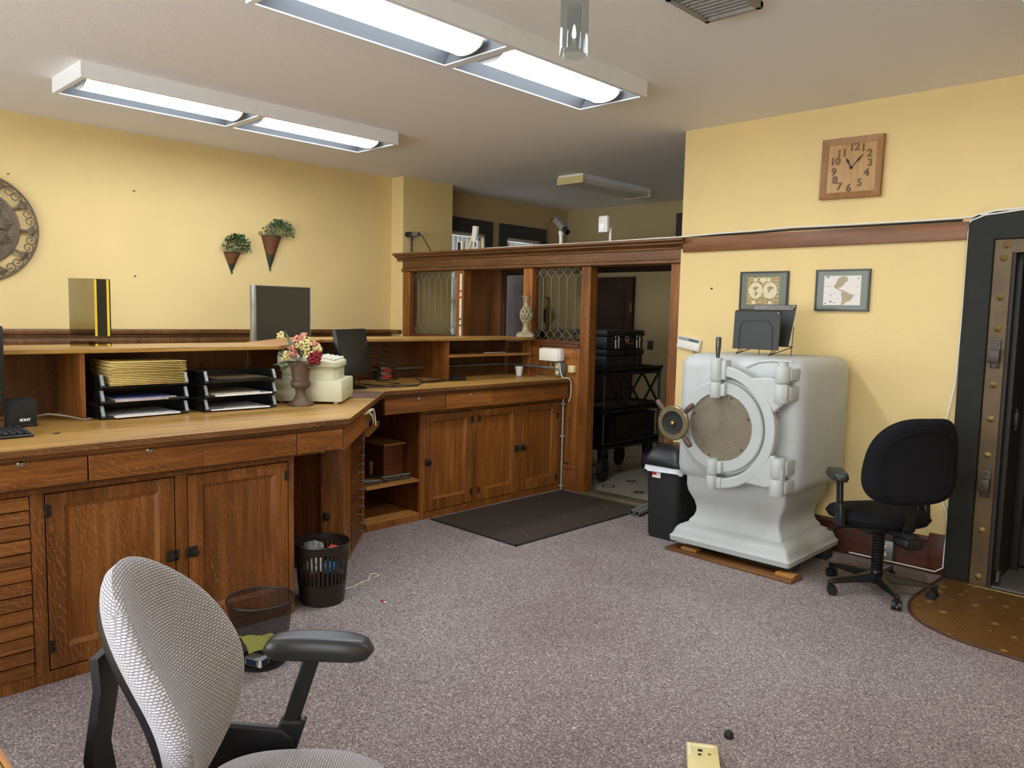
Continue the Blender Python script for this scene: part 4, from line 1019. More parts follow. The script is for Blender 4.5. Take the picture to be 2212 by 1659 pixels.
b = B(); b.box(-1.125, -1.06, -.03, .028, 1.105, 1.17, .005); P('box', b, IVORY, th, world=False)
cables([(-4.63, 5.42, 1.185), (-4.60, 5.41, 1.18), (-4.585, 5.40, 1.12), (-4.56, 5.40, 1.062), (-4.505, 5.43, 1.058), (-4.495, 5.45, 1.03), (-4.50, 5.46, .93), (-4.505, 5.462, .88), (-4.53, 5.468, .84)], .0045, WCB, 'white cord dropping from the outlet box over the worktop end')
# candlestick
CX, CY = -5.0, 5.37
STN = plain('carved_stone', '#9b8f70', .75, var=.25, vs=40, bump=.3, bs=120)
th = thing('candlestick', 'carved openwork stone candlestick standing on the right-hand hutch ledge', 'candlestick', (CX, CY, ZL))
b = B(); b.box(-.08, .08, -.08, .08, 0, .036, .006); b.box(-.068, .068, -.068, .068, .036, .048, .006); b.all(mx((CX, CY, ZL), R(35))); P('base', b, STN, th)
b = B(); b.lathe([(.05, .046), (.035, .066), (.024, .1), (.022, .118), (.03, .124), (.024, .132), (.034, .142)], (CX, CY, ZL)); P('lower_stem', b, STN, th)
b = B()
for k in range(9):
    for s in (-1, 1):
        a0 = 2 * PI * k / 9; pts = []
        for i in range(9):
            q = i / 8; r_ = .056 * math.sin(PI * (.16 + .70 * q)) ** .9; a = a0 + s * q * 1.5; pts.append((CX + r_ * math.cos(a), CY + r_ * math.sin(a), ZL + .14 + .145 * q))
        b.tube(pts, .0075, 6)
b.lathe([(.05, .205), (.057, .209), (.057, .216), (.05, .22)], (CX, CY, ZL), caps=False)
P('openwork_bulb', b, STN, th)
b = B(); b.lathe([(.028, .282), (.024, .292), (.021, .30), (.014, .345), (.016, .352), (.022, .362), (.045, .385), (.046, .39), (.036, .388), (.0, .372)], (CX, CY, ZL)); P('upper_stem', b, STN, th)
# yellow and black taped shield on the ledge
SM = glass('smoked_acrylic', '#c8c3a9', .1, .25); YEL = plain('yellow_tape', '#e3c62c', .5, var=.05)
th = thing('counter_shield', 'smoked acrylic counter shield with yellow tape strips on the left ledge', 'shield', (-4.44, 1.43, ZL))
def wallquad(b, p, q, z0, z1, t_=.004):
    p, q = Vector((*p, 0)), Vector((*q, 0)); n_ = (q - p).cross(Vector((0, 0, 1))).normalized() * t_
    b.loft([[(*(v.xy), z) for v in (p, q, q + n_, p + n_)] for z in (z0, z1)])
A_, Bp, Cp = (-4.475, 1.31), (-4.395, 1.408), (-4.395, 1.485)
Dp = (-4.475, 1.40)
b = B(); wallquad(b, A_, Bp, 1.468, 1.765); P('side_pane', b, SM, th, smooth=0)
b = B(); b.box(-4.398, -4.394, 1.408, 1.485, 1.465, 1.765); P('front_board', b, plain('shield_black', '#26241d', .3), th, smooth=0)
for y in (1.411, 1.472):
    b = B(); b.box(-4.394, -4.3925, y - .006, y + .006, 1.465, 1.763); P('tape_strip', b, YEL, th, smooth=0, label='yellow tape strip')
    b = B(); b.box(-4.40, -4.3925, y - .006, y + .006, ZL, ZL + .012); P('foot', b, YEL, th, smooth=0, label='yellow taped foot')
    b = B(); b.box(-4.3985, -4.3945, y - .0035, y + .0035, ZL + .012, 1.465); P('leg', b, glass('clear_acrylic', '#f3f3ee', .02, .4), th, smooth=0)
b = B(); wallquad(b, A_, Bp, ZL, ZL + .026); wallquad(b, Cp, Dp, ZL, ZL + .02); P('lower_pane', b, SM, th, smooth=0)
# grey display panel behind the hutch
th = thing('display_panel', 'large dark grey display panel standing behind the hutch by the left wall', 'panel', (-5.52, 3.11, 0))
b = B(); b.box(-5.535, -5.505, 2.90, 3.36, .03, 1.80); P('board', b, plain('slate_board', '#464238', .75, var=.04, spec=.1), th)
b = B(); b.box(-5.54, -5.50, 2.862, 2.90, 0, 1.806, .004); b.box(-5.54, -5.50, 3.36, 3.366, 0, 1.806, .002); b.box(-5.54, -5.50, 2.90, 3.36, 1.80, 1.806); b.box(-5.54, -5.50, 2.90, 3.36, 0, .03); P('edge_frame', b, plain('aluminium', '#98988f', .35, .7), th)

# ------------------------------------------------------------------ things on top of the cornice (screen-local coordinates)
ZC = 2.268
def top(name, label, cat): return thing(name, label, cat, (-3.43, 5.545, 0), R(2.21))
th = top('webcam', 'small camera on a thin black post at the left end of the cornice', 'camera')
b = B(); b.cyl((-3.42, .05, ZC), (-3.42, .05, 2.42), .011); b.cyl((-3.42, .05, 2.42), (-3.42, .05, 2.46), .015); P('post', b, BLK, th, world=False)
b = B(); b.cyl((-3.40, .05, 2.484), (-3.305, .055, 2.482), .024); P('body', b, plain('grey_metal', '#77787a', .4, .4), th, world=False)
b = B(); b.cyl((-3.50, .045, 2.487), (-3.40, .05, 2.484), .028); P('lens_hood', b, BLKM, th, world=False)
b = B(); b.tube([(-3.305, .055, 2.49), (-3.25, .055, 2.46), (-3.17, .05, 2.37), (-3.09, .05, ZC + .005), (-2.95, .06, ZC + .006)], .005, 7); P('cable', b, BC, th, world=False)
th = top('wireless_bridge', 'white upright antenna unit on a pale bracket beside the modem on the cornice', 'antenna')
b = B(); b.tube([(-2.53, .05, ZC), (-2.49, .05, 2.36), (-2.45, .05, 2.45)], .016, 8); P('bracket', b, IVORY, th, world=False)
b = B(); b.box(-.032, .032, -.02, .02, -.075, .085, .008); b.all(mx((-2.415, .03, 2.43), 0, 0, R(8))); P('panel', b, WHP, th, world=False)
th = top('modem', 'small white and black modem standing on the cornice', 'modem')
b = B(); b.box(-2.66, -2.59, .02, .07, ZC + .012, 2.375, .012); P('case', b, WHP, th, world=False)
b = B(); b.box(-2.652, -2.612, .016, .021, ZC + .015, 2.36, .001); P('front', b, BLKG, th, world=False)
b = B(); b.box(-2.69, -2.42, .0, .10, ZC, ZC + .012, .003); P('base', b, BLK, th, world=False)
th = top('access_point', 'white box with a grey front at the foot of the antenna unit', 'access point')
b = B(); b.box(-2.415, -2.35, .0, .06, ZC + .0125, 2.365, .006); P('case', b, WHP, th, world=False)
b = B(); b.box(-2.39, -2.365, -.002, .001, ZC + .03, 2.35); P('front', b, plain('grey_front', '#4c5058', .4), th, world=False)
th = top('security_camera', 'grey box security camera tilted down on a white post on the cornice', 'camera')
b = B(); b.cyl((-1.32, .06, ZC), (-1.32, .06, 2.37), .017); b.cyl((-1.32, .06, 2.37), (-1.32, .06, 2.405), .024); b.ell((-1.32, .06, 2.41), .018, .018, .018); P('post', b, WHP, th, world=False)
Mc = mx((-1.31, .05, 2.46), R(-18), 0, R(36))
b = B(); b.box(-.11, .065, -.032, .032, -.03, .03, .006); b.all(Mc); P('body', b, plain('grey_metal', '#77787a', .4, .4), th, world=False)
b = B(); b.cyl((.065, 0, 0), (.125, 0, 0), .027); b.all(Mc); P('lens', b, BLKG, th, world=False)
b = B()
for k in range(4): b.cyl((-.114, -.015 + .03 * (k % 2), -.012 + .026 * (k // 2)), (-.108, -.015 + .03 * (k % 2), -.012 + .026 * (k // 2)), .008)
b.all(Mc); P('connector', b, BLK, th, world=False)
b = B(); b.tube([(-1.405, .075, 2.535), (-1.46, .08, 2.53), (-1.50, .08, 2.46), (-1.51, .08, 2.36), (-1.48, .08, ZC + .01), (-1.40, .08, ZC + .007), (-1.2, .09, ZC + .007)], .005, 7); P('cable', b, BC, th, world=False)
th = top('motion_sensor', 'white motion sensor on a short white post on the cornice', 'sensor')
b = B(); b.cyl((-.765, .06, ZC), (-.765, .06, 2.40), .013); P('post', b, WHP, th, world=False)
b = B(); b.box(-.86, -.76, .0, .05, 2.362, 2.51, .012); P('housing', b, WHP, th, world=False)
b = B(); b.box(-.845, -.79, -.006, .001, 2.37, 2.44, .002); P('sensor_window', b, plain('sensor_lens', '#efefef', .3), th, world=False)
b = B()
for k, x in enumerate((-3.12, -3.02, -2.9)): b.tube([(x, .06, ZC), (x + .02, .06, ZC + .014), (x + .045, .06, ZC)], .004, 6)
o = P('cable', b, WCB, None, world=False); o.matrix_world = WM[scr]; tag(o, 'loose white cable ends humped along the left of the cornice', 'cable')
GX, GY, GR = -1.52, .85, -43
BY, BZ, BT = -.30, .79, 17
# thin-sheet glass: real panes that let light through
# ------------------------------------------------------------------ safe
SAFE = plain('safe_grey', '#b4b7b4', .45, 0, var=.05, vs=5, bump=.1, bs=40)
th = thing('safe', 'large grey round-door safe on a flared pedestal', 'safe', (-2.445, 5.05, 0))
b = B(); b.box(-2.89, -2.0, 4.66, 5.47, .515, 1.388, .095, 7); P('body', b, SAFE, th, smooth=50)
b = B(); rg = []
for z, hw in ((.075, .435), (.108, .44), (.122, .425), (.135, .42), (.165, .408), (.185, .39), (.198, .362), (.206, .345), (.226, .338), (.25, .318), (.28, .308), (.31, .306), (.36, .318), (.40, .338), (.43, .352), (.47, .36), (.54, .362)):
    hy = hw * .92; r_ = .02; pts = []
    for sx, sy, a0 in ((1, 1, 0), (-1, 1, 90), (-1, -1, 180), (1, -1, 270)):
        for k in range(4): pts.append((-2.445 + sx * (hw - r_) + r_ * math.cos(R(a0 + k * 30)), 5.025 + sy * (hy - r_) + r_ * math.sin(R(a0 + k * 30)), z))
    rg.append(pts)
b.loft(rg); P('pedestal', b, SAFE, th, smooth=40)
sx, sz = -2.487, .925
b = B(); b.lathe([(.36, 0), (.36, .022), (.35, .03), (.30, .03)], (sx, 4.662, sz), '-Y', 72); P('door_seat', b, SAFE, th)
b = B(); b.lathe([(.318, .0), (.318, .075), (.312, .083), (.30, .085), (.298, .105), (.29, .112), (.225, .112), (.221, .100), (.0, .100)], (sx, 4.66, sz), '-Y', 72); dr = P('door', b, SAFE, th)
t = NT('hammered_bronze'); t.col(lin('#857a66')); tc = t.n('TexCoord'); mp = t.n('Mapping'); t.l(tc.outputs['Object'], mp.inputs[0])
mp.inputs['Location'].default_value = (.042, 0, -sz)
sp_ = t.n('SeparateXYZ'); t.l(mp.outputs[0], sp_.inputs[0])
rr = t.math('POWER', t.math('ADD', t.math('POWER', sp_.outputs[0], 2), t.math('POWER', sp_.outputs[2], 2)), .5)
an = t.math('ARCTAN2', sp_.outputs[2], sp_.outputs[0])
hh = t.math('MULTIPLY', t.math('SINE', t.math('MULTIPLY', rr, 560)), t.math('SINE', t.math('MULTIPLY', an, 56)))
t.bump(hh, .5, .005); HAM = t.set(.45, .3)
b = B(); b.lathe([(.2205, .0995), (.2205, .1035), (.0, .106)], (sx, 4.66, sz), '-Y', 72); P('hammered_disc', b, HAM, dr)
b = B()
for a in (20, 70, 110, 160, 250, 320): 
    p = (sx + .205 * math.cos(R(a)), 4.557, sz + .205 * math.sin(R(a))); b.lathe([(.007, -.002), (.006, .004), (.0, .006)], p, '-Y', 10)
P('screw', b, IRON, dr)
# crane hinge: half ring with lugs
b = B(); pts = []
ro, ri, cxr = .405, .338, sx - .02
outer = [(cxr + ro * math.cos(a), sz + ro * math.sin(a)) for a in [R(-88 + 176 * k / 40) for k in range(41)]]
inner = [(cxr + ri * math.cos(a), sz + ri * math.sin(a)) for a in [R(88 - 176 * k / 40) for k in range(41)]]
b.prismY(outer + inner, 4.585, 4.53); P('crane_ring', b, SAFE, th, bev=.008)
b = B(); b.prismY([(cxr + .30, sz + .25), (cxr + .39, sz + .13), (-2.06, sz + .19), (-2.04, sz + .23), (-2.04, sz + .31), (-2.15, sz + .35), (cxr + .22, sz + .335)], 4.585, 4.53); P('upper_arm', b, SAFE, th, bev=.01)
b = B(); b.prismY([(cxr + .30, sz - .25), (cxr + .39, sz - .13), (-2.07, sz - .17), (-2.04, sz - .22), (-2.04, sz - .31), (-2.15, sz - .345), (cxr + .22, sz - .335)], 4.585, 4.53); P('lower_arm', b, SAFE, th, bev=.01)
for z0, z1, nm in ((1.225, 1.375, 'pivot'), (1.118, 1.222, 'pivot'), (.612, .715, 'pivot'), (.515, .609, 'pivot')):
    b = B(); b.lathe([(.0, z0 - .004), (.034, z0), (.037, z0 + .006), (.037, z1 - .006), (.034, z1), (.0, z1 + .004)], (-2.515, 4.525, 0), seg=24); b.box(-2.53, -2.45, 4.52, 4.60, z0 + .012, z1 - .012, .006); P(nm, b, SAFE, th)
for z0, z1 in ((1.245, 1.345), (1.12, 1.235), (.655, .775), (.54, .645)):
    b = B(); b.lathe([(.0, z0 - .004), (.043, z0), (.046, z0 + .006), (.046, z1 - .006), (.043, z1), (.0, z1 + .004)], (-2.085, 4.56, 0), seg=24); b.box(-2.13, -2.03, 4.57, 4.70, z0 + .012, z1 - .012, .01); P('hinge_knuckle', b, SAFE, th)
b = B(); b.lathe([(.0, 1.345), (.03, 1.346), (.03, 1.372), (.0, 1.375)], (-2.085, 4.56, 0)); b.box(-2.12, -2.02, 4.548, 4.572, 1.374, 1.384, .003); P('hinge_cap', b, SAFE, th)
b = B(); b.tube([(-2.33, 4.56, 1.325), (-2.24, 4.55, 1.365), (-2.15, 4.555, 1.378), (-2.10, 4.56, 1.378)], .011, 8); P('hinge_link', b, SAFE, th)
b = B(); b.lathe([(.011, 1.37), (.013, 1.40), (.017, 1.44), (.018, 1.50), (.014, 1.512), (.0, 1.514)], (-2.51, 4.525, 0), seg=16); P('top_handle', b, STEEL, th)
# hand wheel
wx, wy, wz = -2.74, 4.40, .937
b = B(); b.cyl((wx, 4.55, wz), (wx, wy, wz), .022); P('wheel_shaft', b, STEEL, th)
WB = plain('wheel_bronze', '#8b7d5e', .35, .7, var=.1)
b = B(); b.lathe([(.108, -.014), (.115, -.006), (.115, .012), (.108, .02), (.080, .02), (.078, .008), (.078, -.008), (.080, -.014), (.108, -.014)], (wx, wy, wz), '-Y', 48, caps=False); wr = P('wheel_rim', b, WB, th)
b = B(); b.lathe([(.0, -.012), (.0785, -.012), (.0785, .005), (.066, .0), (.02, .004), (.0, .006)], (wx, wy, wz), '-Y', 48); P('wheel_web', b, BLKM, wr, label='black wheel web')
b = B(); b.lathe([(.016, .004), (.018, .012), (.013, .026), (.0, .03)], (wx, wy, wz), '-Y', 16); P('hub_nut', b, BRASSB, wr, label='brass hub nut')
for a in (135, 44, -47):
    b = B(); d = Vector((math.cos(R(a)), 0, math.sin(R(a))))
    c = Vector((wx, wy, wz)); rg = []
    for r_, q in ((.098, .009), (.108, .013), (.15, .019), (.185, .018), (.194, .012), (.196, .001)): rg.append((q, r_))
    b.lathe(rg, c, d, 16); P('spoke_handle', b, plain('spoke_brown', '#5a4640', .45, .3), wr)
for x, y, z0 in ((-2.75, 4.76, .0425), (-2.06, 4.74, .0425), (-2.75, 5.28, 0), (-2.06, 5.28, 0)):
    b = B(); b.box(x - .05, x + .05, y - .05, y + .05, z0, .08, .004); P('foot', b, BLKM, th)
b = B(); b.xf(b.box(-.47, .47, -.075, .075, 0, .02, .002), mx((-2.43, 4.665, .001), R(-2.6))); solo('plank', b, wood('plank_brown', '#4a3018', '#76502c', '#96693c', 'X', fleck=0), 'thin wooden plank on the carpet under the front of the safe', 'plank', (-2.43, 4.665, 0))
for (x, y), l in (((-2.73, 4.665), 'small wooden block between the plank and the left front foot of the safe'), ((-2.03, 4.64), 'small wooden block between the plank and the right front foot of the safe')):
    b = B(); b.box(x - .06, x + .06, y - .03, y + .045, .0215, .042, .003); solo('wooden_block', b, oake('X'), l, 'block', (x, y, .02))
# file holder on the safe
th = thing('file_holder', 'black sloping file holder on a wire stand on top of the safe', 'file holder', (-2.47, 5.02, 1.388), R(6))
FH = plain('file_black', '#21221f', .5, var=.05); L_ = dict(world=False)
b = B(); b.loft([[(-.165, -.075, .038), (.155, -.075, .038), (.155, -.06, .295), (-.165, -.06, .295)], [(-.165, -.07, .038), (.155, -.07, .038), (.155, -.035, .305), (-.165, -.035, .305)]]); P('front_sheet', b, FH, th, bev=.006, **L_)
b = B(); b.loft([[(-.11, .03, .06), (.185, .03, .06), (.21, .085, .345), (-.085, .085, .345)], [(-.11, .036, .06), (.185, .036, .06), (.21, .092, .345), (-.085, .092, .345)]]); P('rear_sheet', b, FH, th, bev=.003, **L_)
b = B(); b.loft([[(-.08, .072, .31), (.19, .072, .31), (.195, .083, .342), (-.08, .083, .342)], [(-.08, .071, .31), (.19, .071, .31), (.195, .082, .342), (-.08, .082, .342)]]); P('top_strip', b, plain('streaky_strip', '#5a5346', .4, var=.3, vs=35), th, smooth=0, **L_)
b = B(); b.tube([(-.12, -.079, .03), (-.12, -.074, .19), (-.095, -.071, .235), (.075, -.071, .235), (.105, -.074, .19), (.11, -.079, .03)], .002, 6)
for x in (-.13, .10): b.tube([(x, -.10, .001), (x + .015, -.078, .035), (x + .03, -.05, .03), (x + .01, -.085, .012)], .003, 6); b.tube([(x, -.095, .003), (x + .11, .05, .06)], .003, 6)
b.tube([(.2, .045, .0), (.205, .06, .2)], .003, 6); b.tube([(-.02, .045, .0), (-.02, .05, .1)], .003, 6); b.tube([(-.02, .05, .062), (.2, .05, .062)], .003, 6)
P('wire_stand', b, BLK, th, **L_)
for x, y, z in ((.138, -.0645, .287), (.195, .078, .333)):
    b = B(); b.lathe([(.006, 0), (.004, .003), (.0, .004)], (x, y, z), '-Y', 10); P('snap', b, CHROME, th, **L_)

# ------------------------------------------------------------------ vault doorway
FRM = plain('black_steel', '#1d1d17', .55, .1, var=.15, spec=.25); VG = plain('vault_grey', '#26221d', .6, .1)
th = thing('vault_doorway', 'black steel vault doorway with a riveted brass jamb at the right edge', 'doorway', (-.6, 5.5, 0))
b = B(); xs0, xs1 = -1.345, .145
b.prismY([(xs0, 0), (xs0, 2.245), (xs0 + .012, 2.275), (xs0 + .045, 2.298), (xs0 + .09, 2.312), (xs1 - .05, 2.312), (xs1, 2.26), (xs1, 0), (xs1 - .145, 0), (xs1 - .145, 2.145), (-1.20, 2.145), (-1.20, 0)], 5.435, YW - .001); P('frame', b, FRM, th, bev=.006)
b = B(); b.prismY([(-1.20, 0), (-1.20, 2.145), (0, 2.145), (0, 0), (-.095, 0), (-.095, 2.062), (-1.103, 2.062), (-1.103, 0)], 5.448, YW + .05); jb = P('brass_jamb', b, BRASS, th, bev=.003)
for x, z in ((-1.137, 2.108), (-1.148, 2.03), (-1.15, 1.795), (-1.15, 1.605), (-1.15, 1.262), (-1.15, 1.05), (-1.15, .825), (-1.15, .352), (-1.15, .055), (-.9, 2.105), (-.6, 2.105), (-.3, 2.105)):
    b = B(); b.lathe([(.0215, 0), (.021, .003), (.0, .018)], (x, 5.448, z), '-Y', 10); P('stud', b, BRASSB, jb, smooth=0)
for z in (1.45, .65):
    b = B(); b.box(-1.175, -1.125, 5.436, 5.448, z - .085, z + .085, .002); b.box(-1.185, -1.122, 5.405, 5.437, z - .05, z + .03, .004); b.cyl((-1.15, 5.436, z + .06), (-1.15, 5.43, z + .06), .012, seg=6); b.cyl((-1.15, 5.436, z - .068), (-1.15, 5.43, z - .068), .012, seg=6); P('bolt_keeper', b, plain('keeper_steel', '#453c33', .45, .4), jb)
b = B(); b.box(-1.103, -1.085, 5.46, 6.05, 0, 2.07); b.box(-1.10, -1.06, 5.53, 5.56, 0, 2.07, .004); b.box(-1.085, -1.04, 5.98, 6.02, 0, 2.07, .004); b.box(-.115, -.095, 5.46, 6.05, 0, 2.07); b.box(-1.103, -.095, 5.46, 6.05, 2.062, 2.08); P('steel_reveal', b, VG, th)
b = B(); b.box(-1.06, -1.035, 5.60, 5.66, 1.0, 1.09, .006); b.cyl((-1.05, 5.63, .98), (-1.05, 5.63, 1.11), .012); P('catch', b, IRON, th)
b = B(); b.cyl((-1.06, 5.52, .03), (-1.06, 5.52, .10), .018); P('hinge_pin', b, STEEL, th)
b = B(); b.box(-1.20, 0, 5.40, 5.44, .001, .008, .002); P('brass_sill', b, BRASSB, th)
b = B(); b.box(-1.085, -.6, 6.05, 6.09, .02, 2.05); b.box(-1.05, -.65, 6.04, 6.05, .3, 1.0, .004); P('inner_door', b, VG, th)
b = B(); b.box(-1.3, .2, 5.74, 7.6, -.1, -.001); b.box(-1.4, -1.3, 5.74, 7.6, 0, 2.4); b.box(.2, .3, 5.74, 7.6, 0, 2.4); b.box(-1.3, .2, 7.6, 7.7, 0, 2.4); b.box(-1.3, .2, 5.74, 7.6, 2.4, 2.5); b.box(-1.1, -.1, 5.5, 5.74, -.1, .003); struct('wall_vault', b, plain('vault_concrete', '#5a554b', .8))
# brown vinyl half oval in front of the vault
t = NT('parquet_vinyl'); co = t.coord(scale=(1, 1, 1))
ck = t.n('TexChecker'); t.l(co, ck.inputs['Vector']); ck.inputs['Scale'].default_value = 8.5
w1 = t.n('TexWave'); t.l(co, w1.inputs['Vector']); w1.inputs['Scale'].default_value = 18; w1.inputs['Distortion'].default_value = 1.2; w1.bands_direction = 'X'
w2 = t.n('TexWave'); t.l(co, w2.inputs['Vector']); w2.inputs['Scale'].default_value = 18; w2.inputs['Distortion'].default_value = 1.2; w2.bands_direction = 'Y'
f_ = t.mix(ck.outputs['Fac'], w1.outputs['Fac'], w2.outputs['Fac'])
base = t.ramp(f_, [(.0, lin('#593b17')), (1, lin('#735024'))])
vv = t.n('TexVoronoi'); t.l(co, vv.inputs['Vector']); vv.inputs['Scale'].default_value = 8.5; vv.inputs['Randomness'].default_value = .35; vv.distance = 'MANHATTAN'
base = t.mix(t.math('MULTIPLY', t.math('LESS_THAN', vv.outputs['Distance'], .24), .75), base, lin('#a87f42'))
t.col(base); VIN = t.set(.35)
def oval(x): pass
pts = [(-1.345, 5.43), (-1.36, 4.95), (-1.335, 4.74), (-1.25, 4.56), (-1.09, 4.44), (-.90, 4.38), (-.6, 4.36), (-.3, 4.38), (-.1, 4.45), (.06, 4.58), (.14, 4.78), (.15, 5.43)]
def smoothpoly(p, n=4):
    out = []
    for i in range(len(p) - 1):
        p0, p1, p2, p3 = p[max(i - 1, 0)], p[i], p[i + 1], p[min(i + 2, len(p) - 1)]
        for k in range(n):
            u_ = k / n; out.append(tuple(.5 * ((2 * p1[j]) + (-p0[j] + p2[j]) * u_ + (2 * p0[j] - 5 * p1[j] + 4 * p2[j] - p3[j]) * u_ ** 2 + (-p0[j] + 3 * p1[j] - 3 * p2[j] + p3[j]) * u_ ** 3) for j in (0, 1)))
    return out + [p[-1]]
sp2 = smoothpoly(pts)
th = thing('floor_mat', 'brown parquet patterned half-oval floor covering in front of the vault', 'floor mat', (-.6, 5.0, 0))
b = B(); b.prism(sp2, .0005, .005); P('sheet', b, VIN, th, smooth=0)
b = B(); b.tube([(x, y, .003) for x, y in sp2], .010, 6); P('edge_strip', b, plain('mat_edge', '#4a2f1e', .5), th)

# ------------------------------------------------------------------ floor things by the doorway
t = NT('rug_pile'); co = t.coord(); t.col(t.ramp(t.noise(co, 320, 2), [(.3, lin('#2b2420')), (.7, lin('#564b43'))])); t.bump(t.noise(co, 320, 1), .6, .006); RUG = t.set(.95, 0, .1)
th = thing('door_mat', 'dark brown rectangular mat on the carpet beside the right-hand counter', 'mat', (-4.11, 4.66, 0), R(-.6))
b = B(); b.box(-.455, .46, -.775, .775, .001, .009); P('pile', b, RUG, th, world=False, smooth=0)
b = B()
for s in (-1, 1): b.box(s * .475, s * .452, -.79, .79, .001, .0065); b.box(-.475, .475, s * .79, s * .772, .001, .0065)
P('rubber_border', b, BLKM, th, world=False, smooth=0)
for k, ((x, y)) in enumerate(((-4.1, 4.25), (-4.35, 4.9), (-3.95, 4.75), (-3.75, 4.1), (-3.85, 5.2))):
    b = B(); b.ell((x, y, .0105), .0035, .0035, .002, 6, 4); solo('crumb', b, PAPER, 'tiny white crumb lying on the dark brown mat', 'crumb', (x, y, .009), 'crumbs on the mat')
b = B(); b.box(-4.36, -3.53, 5.46, 5.55, 0, .003); struct('trim_3', b, plain('green_floor_paint', '#41503a', .6))
PVC = plain('pvc_grey', '#6f7472', .45)
for x, l in ((-3.60, 'left of the two grey plastic pipes lying through the doorway'), (-3.545, 'right of the two grey plastic pipes lying through the doorway')):
    b = B(); n_ = 20; y0, y1 = 5.19, 5.85; dx = -.085
    for ra, rb in ((.024, .020),):
        a = [[(x + q * dx + r_ * math.cos(2 * PI * k / n_), y0 + q * (y1 - y0), .0245 + .022 * q + r_ * math.sin(2 * PI * k / n_)) for k in range(n_)] for q, r_ in ((0, ra), (1, ra), (1, rb), (0, rb), (0, ra))]
        b.loft(a, False, False)
    solo('pipe', b, PVC, l, 'pipe', (x, 5.2, 0), 'grey pipes on the floor')
# black bin with swing lid
TCX, TCY = -3.07, 4.965
th = thing('trash_can', 'tall black waste bin with a domed lid between doorway and safe', 'bin', (TCX, TCY, 0))
def rr_(hx, hy, r_, z, n_=6):
    o = []
    for sx_, sy_, a0 in ((1, 1, 0), (-1, 1, 90), (-1, -1, 180), (1, -1, 270)):
        for k in range(n_): a = R(a0 + 90 * k / (n_ - 1)); o.append((TCX + sx_ * (hx - r_) + r_ * math.cos(a), TCY + sy_ * (hy - r_) + r_ * math.sin(a), z))
    return o
b = B(); b.loft([rr_(.125, .155, .05, 0), rr_(.13, .16, .05, .02), rr_(.145, .175, .055, .52), rr_(.155, .185, .06, .525), rr_(.155, .185, .06, .548)]); P('bin_body', b, BLKM, th)
b = B(); b.loft([rr_(.158, .188, .06, .515), rr_(.159, .189, .06, .555)], False, False); vs = list(b.bm.verts)
b2 = B(); rg = []
for z, k in ((.545, 0), (.53, .004), (.51, .006), (.497, .008)): rg.append([(x + random.uniform(-.002, .002), y + random.uniform(-.002, .002), zz + (random.uniform(-.012, .012) if z == .497 else 0)) for x, y, zz in rr_(.158 + k, .188 + k, .06, z)])
b2.loft(rg, False, False); P('bin_liner', b2, plain('liner_white', '#cfd4da', .5, var=.08), th)
b.bm.free()
b = B(); rg = [rr_(.165, .195, .06, .545), rr_(.168, .198, .06, .565), rr_(.166, .196, .06, .585), rr_(.152, .182, .06, .615), rr_(.13, .155, .06, .655), rr_(.095, .115, .05, .685), rr_(.045, .055, .03, .697)]
b.loft(rg); P('lid', b, BLK, th, smooth=60)
b = B(); v = b.box(-.035, .035, -.0012, 0, -.02, .02); b.xf(v, mx((TCX - .04, TCY - .1775, .475), 0, R(-1.5))); P('sticker', b, PAPER, th, smooth=0)
b = B(); v = b.box(-.035, .0, -.002, 0, -.002, .02); b.xf(v, mx((TCX - .04, TCY - .1785, .475))); P('sticker_patch', b, plain('red_patch', '#b8322b', .5), th, smooth=0)

# ------------------------------------------------------------------ waste baskets by the counter
def ringpts(c, r_, z, n_=48): return [(c[0] + r_ * math.cos(2 * PI * k / n_), c[1] + r_ * math.sin(2 * PI * k / n_), z) for k in range(n_)]
BC1 = (-3.685, 2.325); BRN = plain('basket_brown', '#241b18', .38)
th = thing('waste_basket', 'dark brown slotted plastic waste basket full of wrappers at the kneehole', 'waste basket', (*BC1, 0))
def rz1(z): return .124 + .026 * z / .34
b = B(); b.loft([ringpts(BC1, .116, .003), ringpts(BC1, .122, .006), ringpts(BC1, rz1(.12), .12), ringpts(BC1, rz1(.12) - .003, .12), ringpts(BC1, .118, .01)], True, True); P('base', b, BRN, th)
b = B(); b.loft([ringpts(BC1, rz1(.30), .30), ringpts(BC1, rz1(.33), .33), ringpts(BC1, rz1(.34) + .006, .338), ringpts(BC1, rz1(.34) + .004, .345), ringpts(BC1, rz1(.34) - .003, .343), ringpts(BC1, rz1(.3) - .003, .30), ringpts(BC1, rz1(.30), .30)], False, False); P('rim', b, BRN, th)
b = B()
for k in range(36):
    a0 = 2 * PI * k / 36; w_ = .055
    f = lambda a, z, d: (BC1[0] + (rz1(z) - d) * math.cos(a), BC1[1] + (rz1(z) - d) * math.sin(a), z)
    b.loft([[f(a0 - w_, z, 0), f(a0, z, -.0006), f(a0 + w_, z, 0), f(a0 + w_, z, .003), f(a0 - w_, z, .003)] for z in (.118, .21, .302)])
P('slat', b, BRN, th)['kind'] = 'stuff'
def crumple(c, r_, m, label, seed, nm='wrapper', sq=.8):
    b = B(); b.ell(c, r_, r_, r_ * sq, 14, 10); rnd = random.Random(seed)
    off = Vector((seed * 3.1, 0, 0))
    for v in b.bm.verts:
        d = (v.co - Vector(c)); n_ = noise.noise(d * 40 + off) * .5 + noise.noise(d * 90 + off) * .3; v.co = Vector(c) + d * (1 + n_ * .7)
    return solo(nm, b, m, label, nm, c, smooth=0)
crumple((BC1[0] - .045, BC1[1] - .035, .29), .062, plain('grey_film', '#7d7f80', .25, var=.2), 'crumpled grey plastic bag on top in the slotted basket', 1, 'plastic_bag', .75)
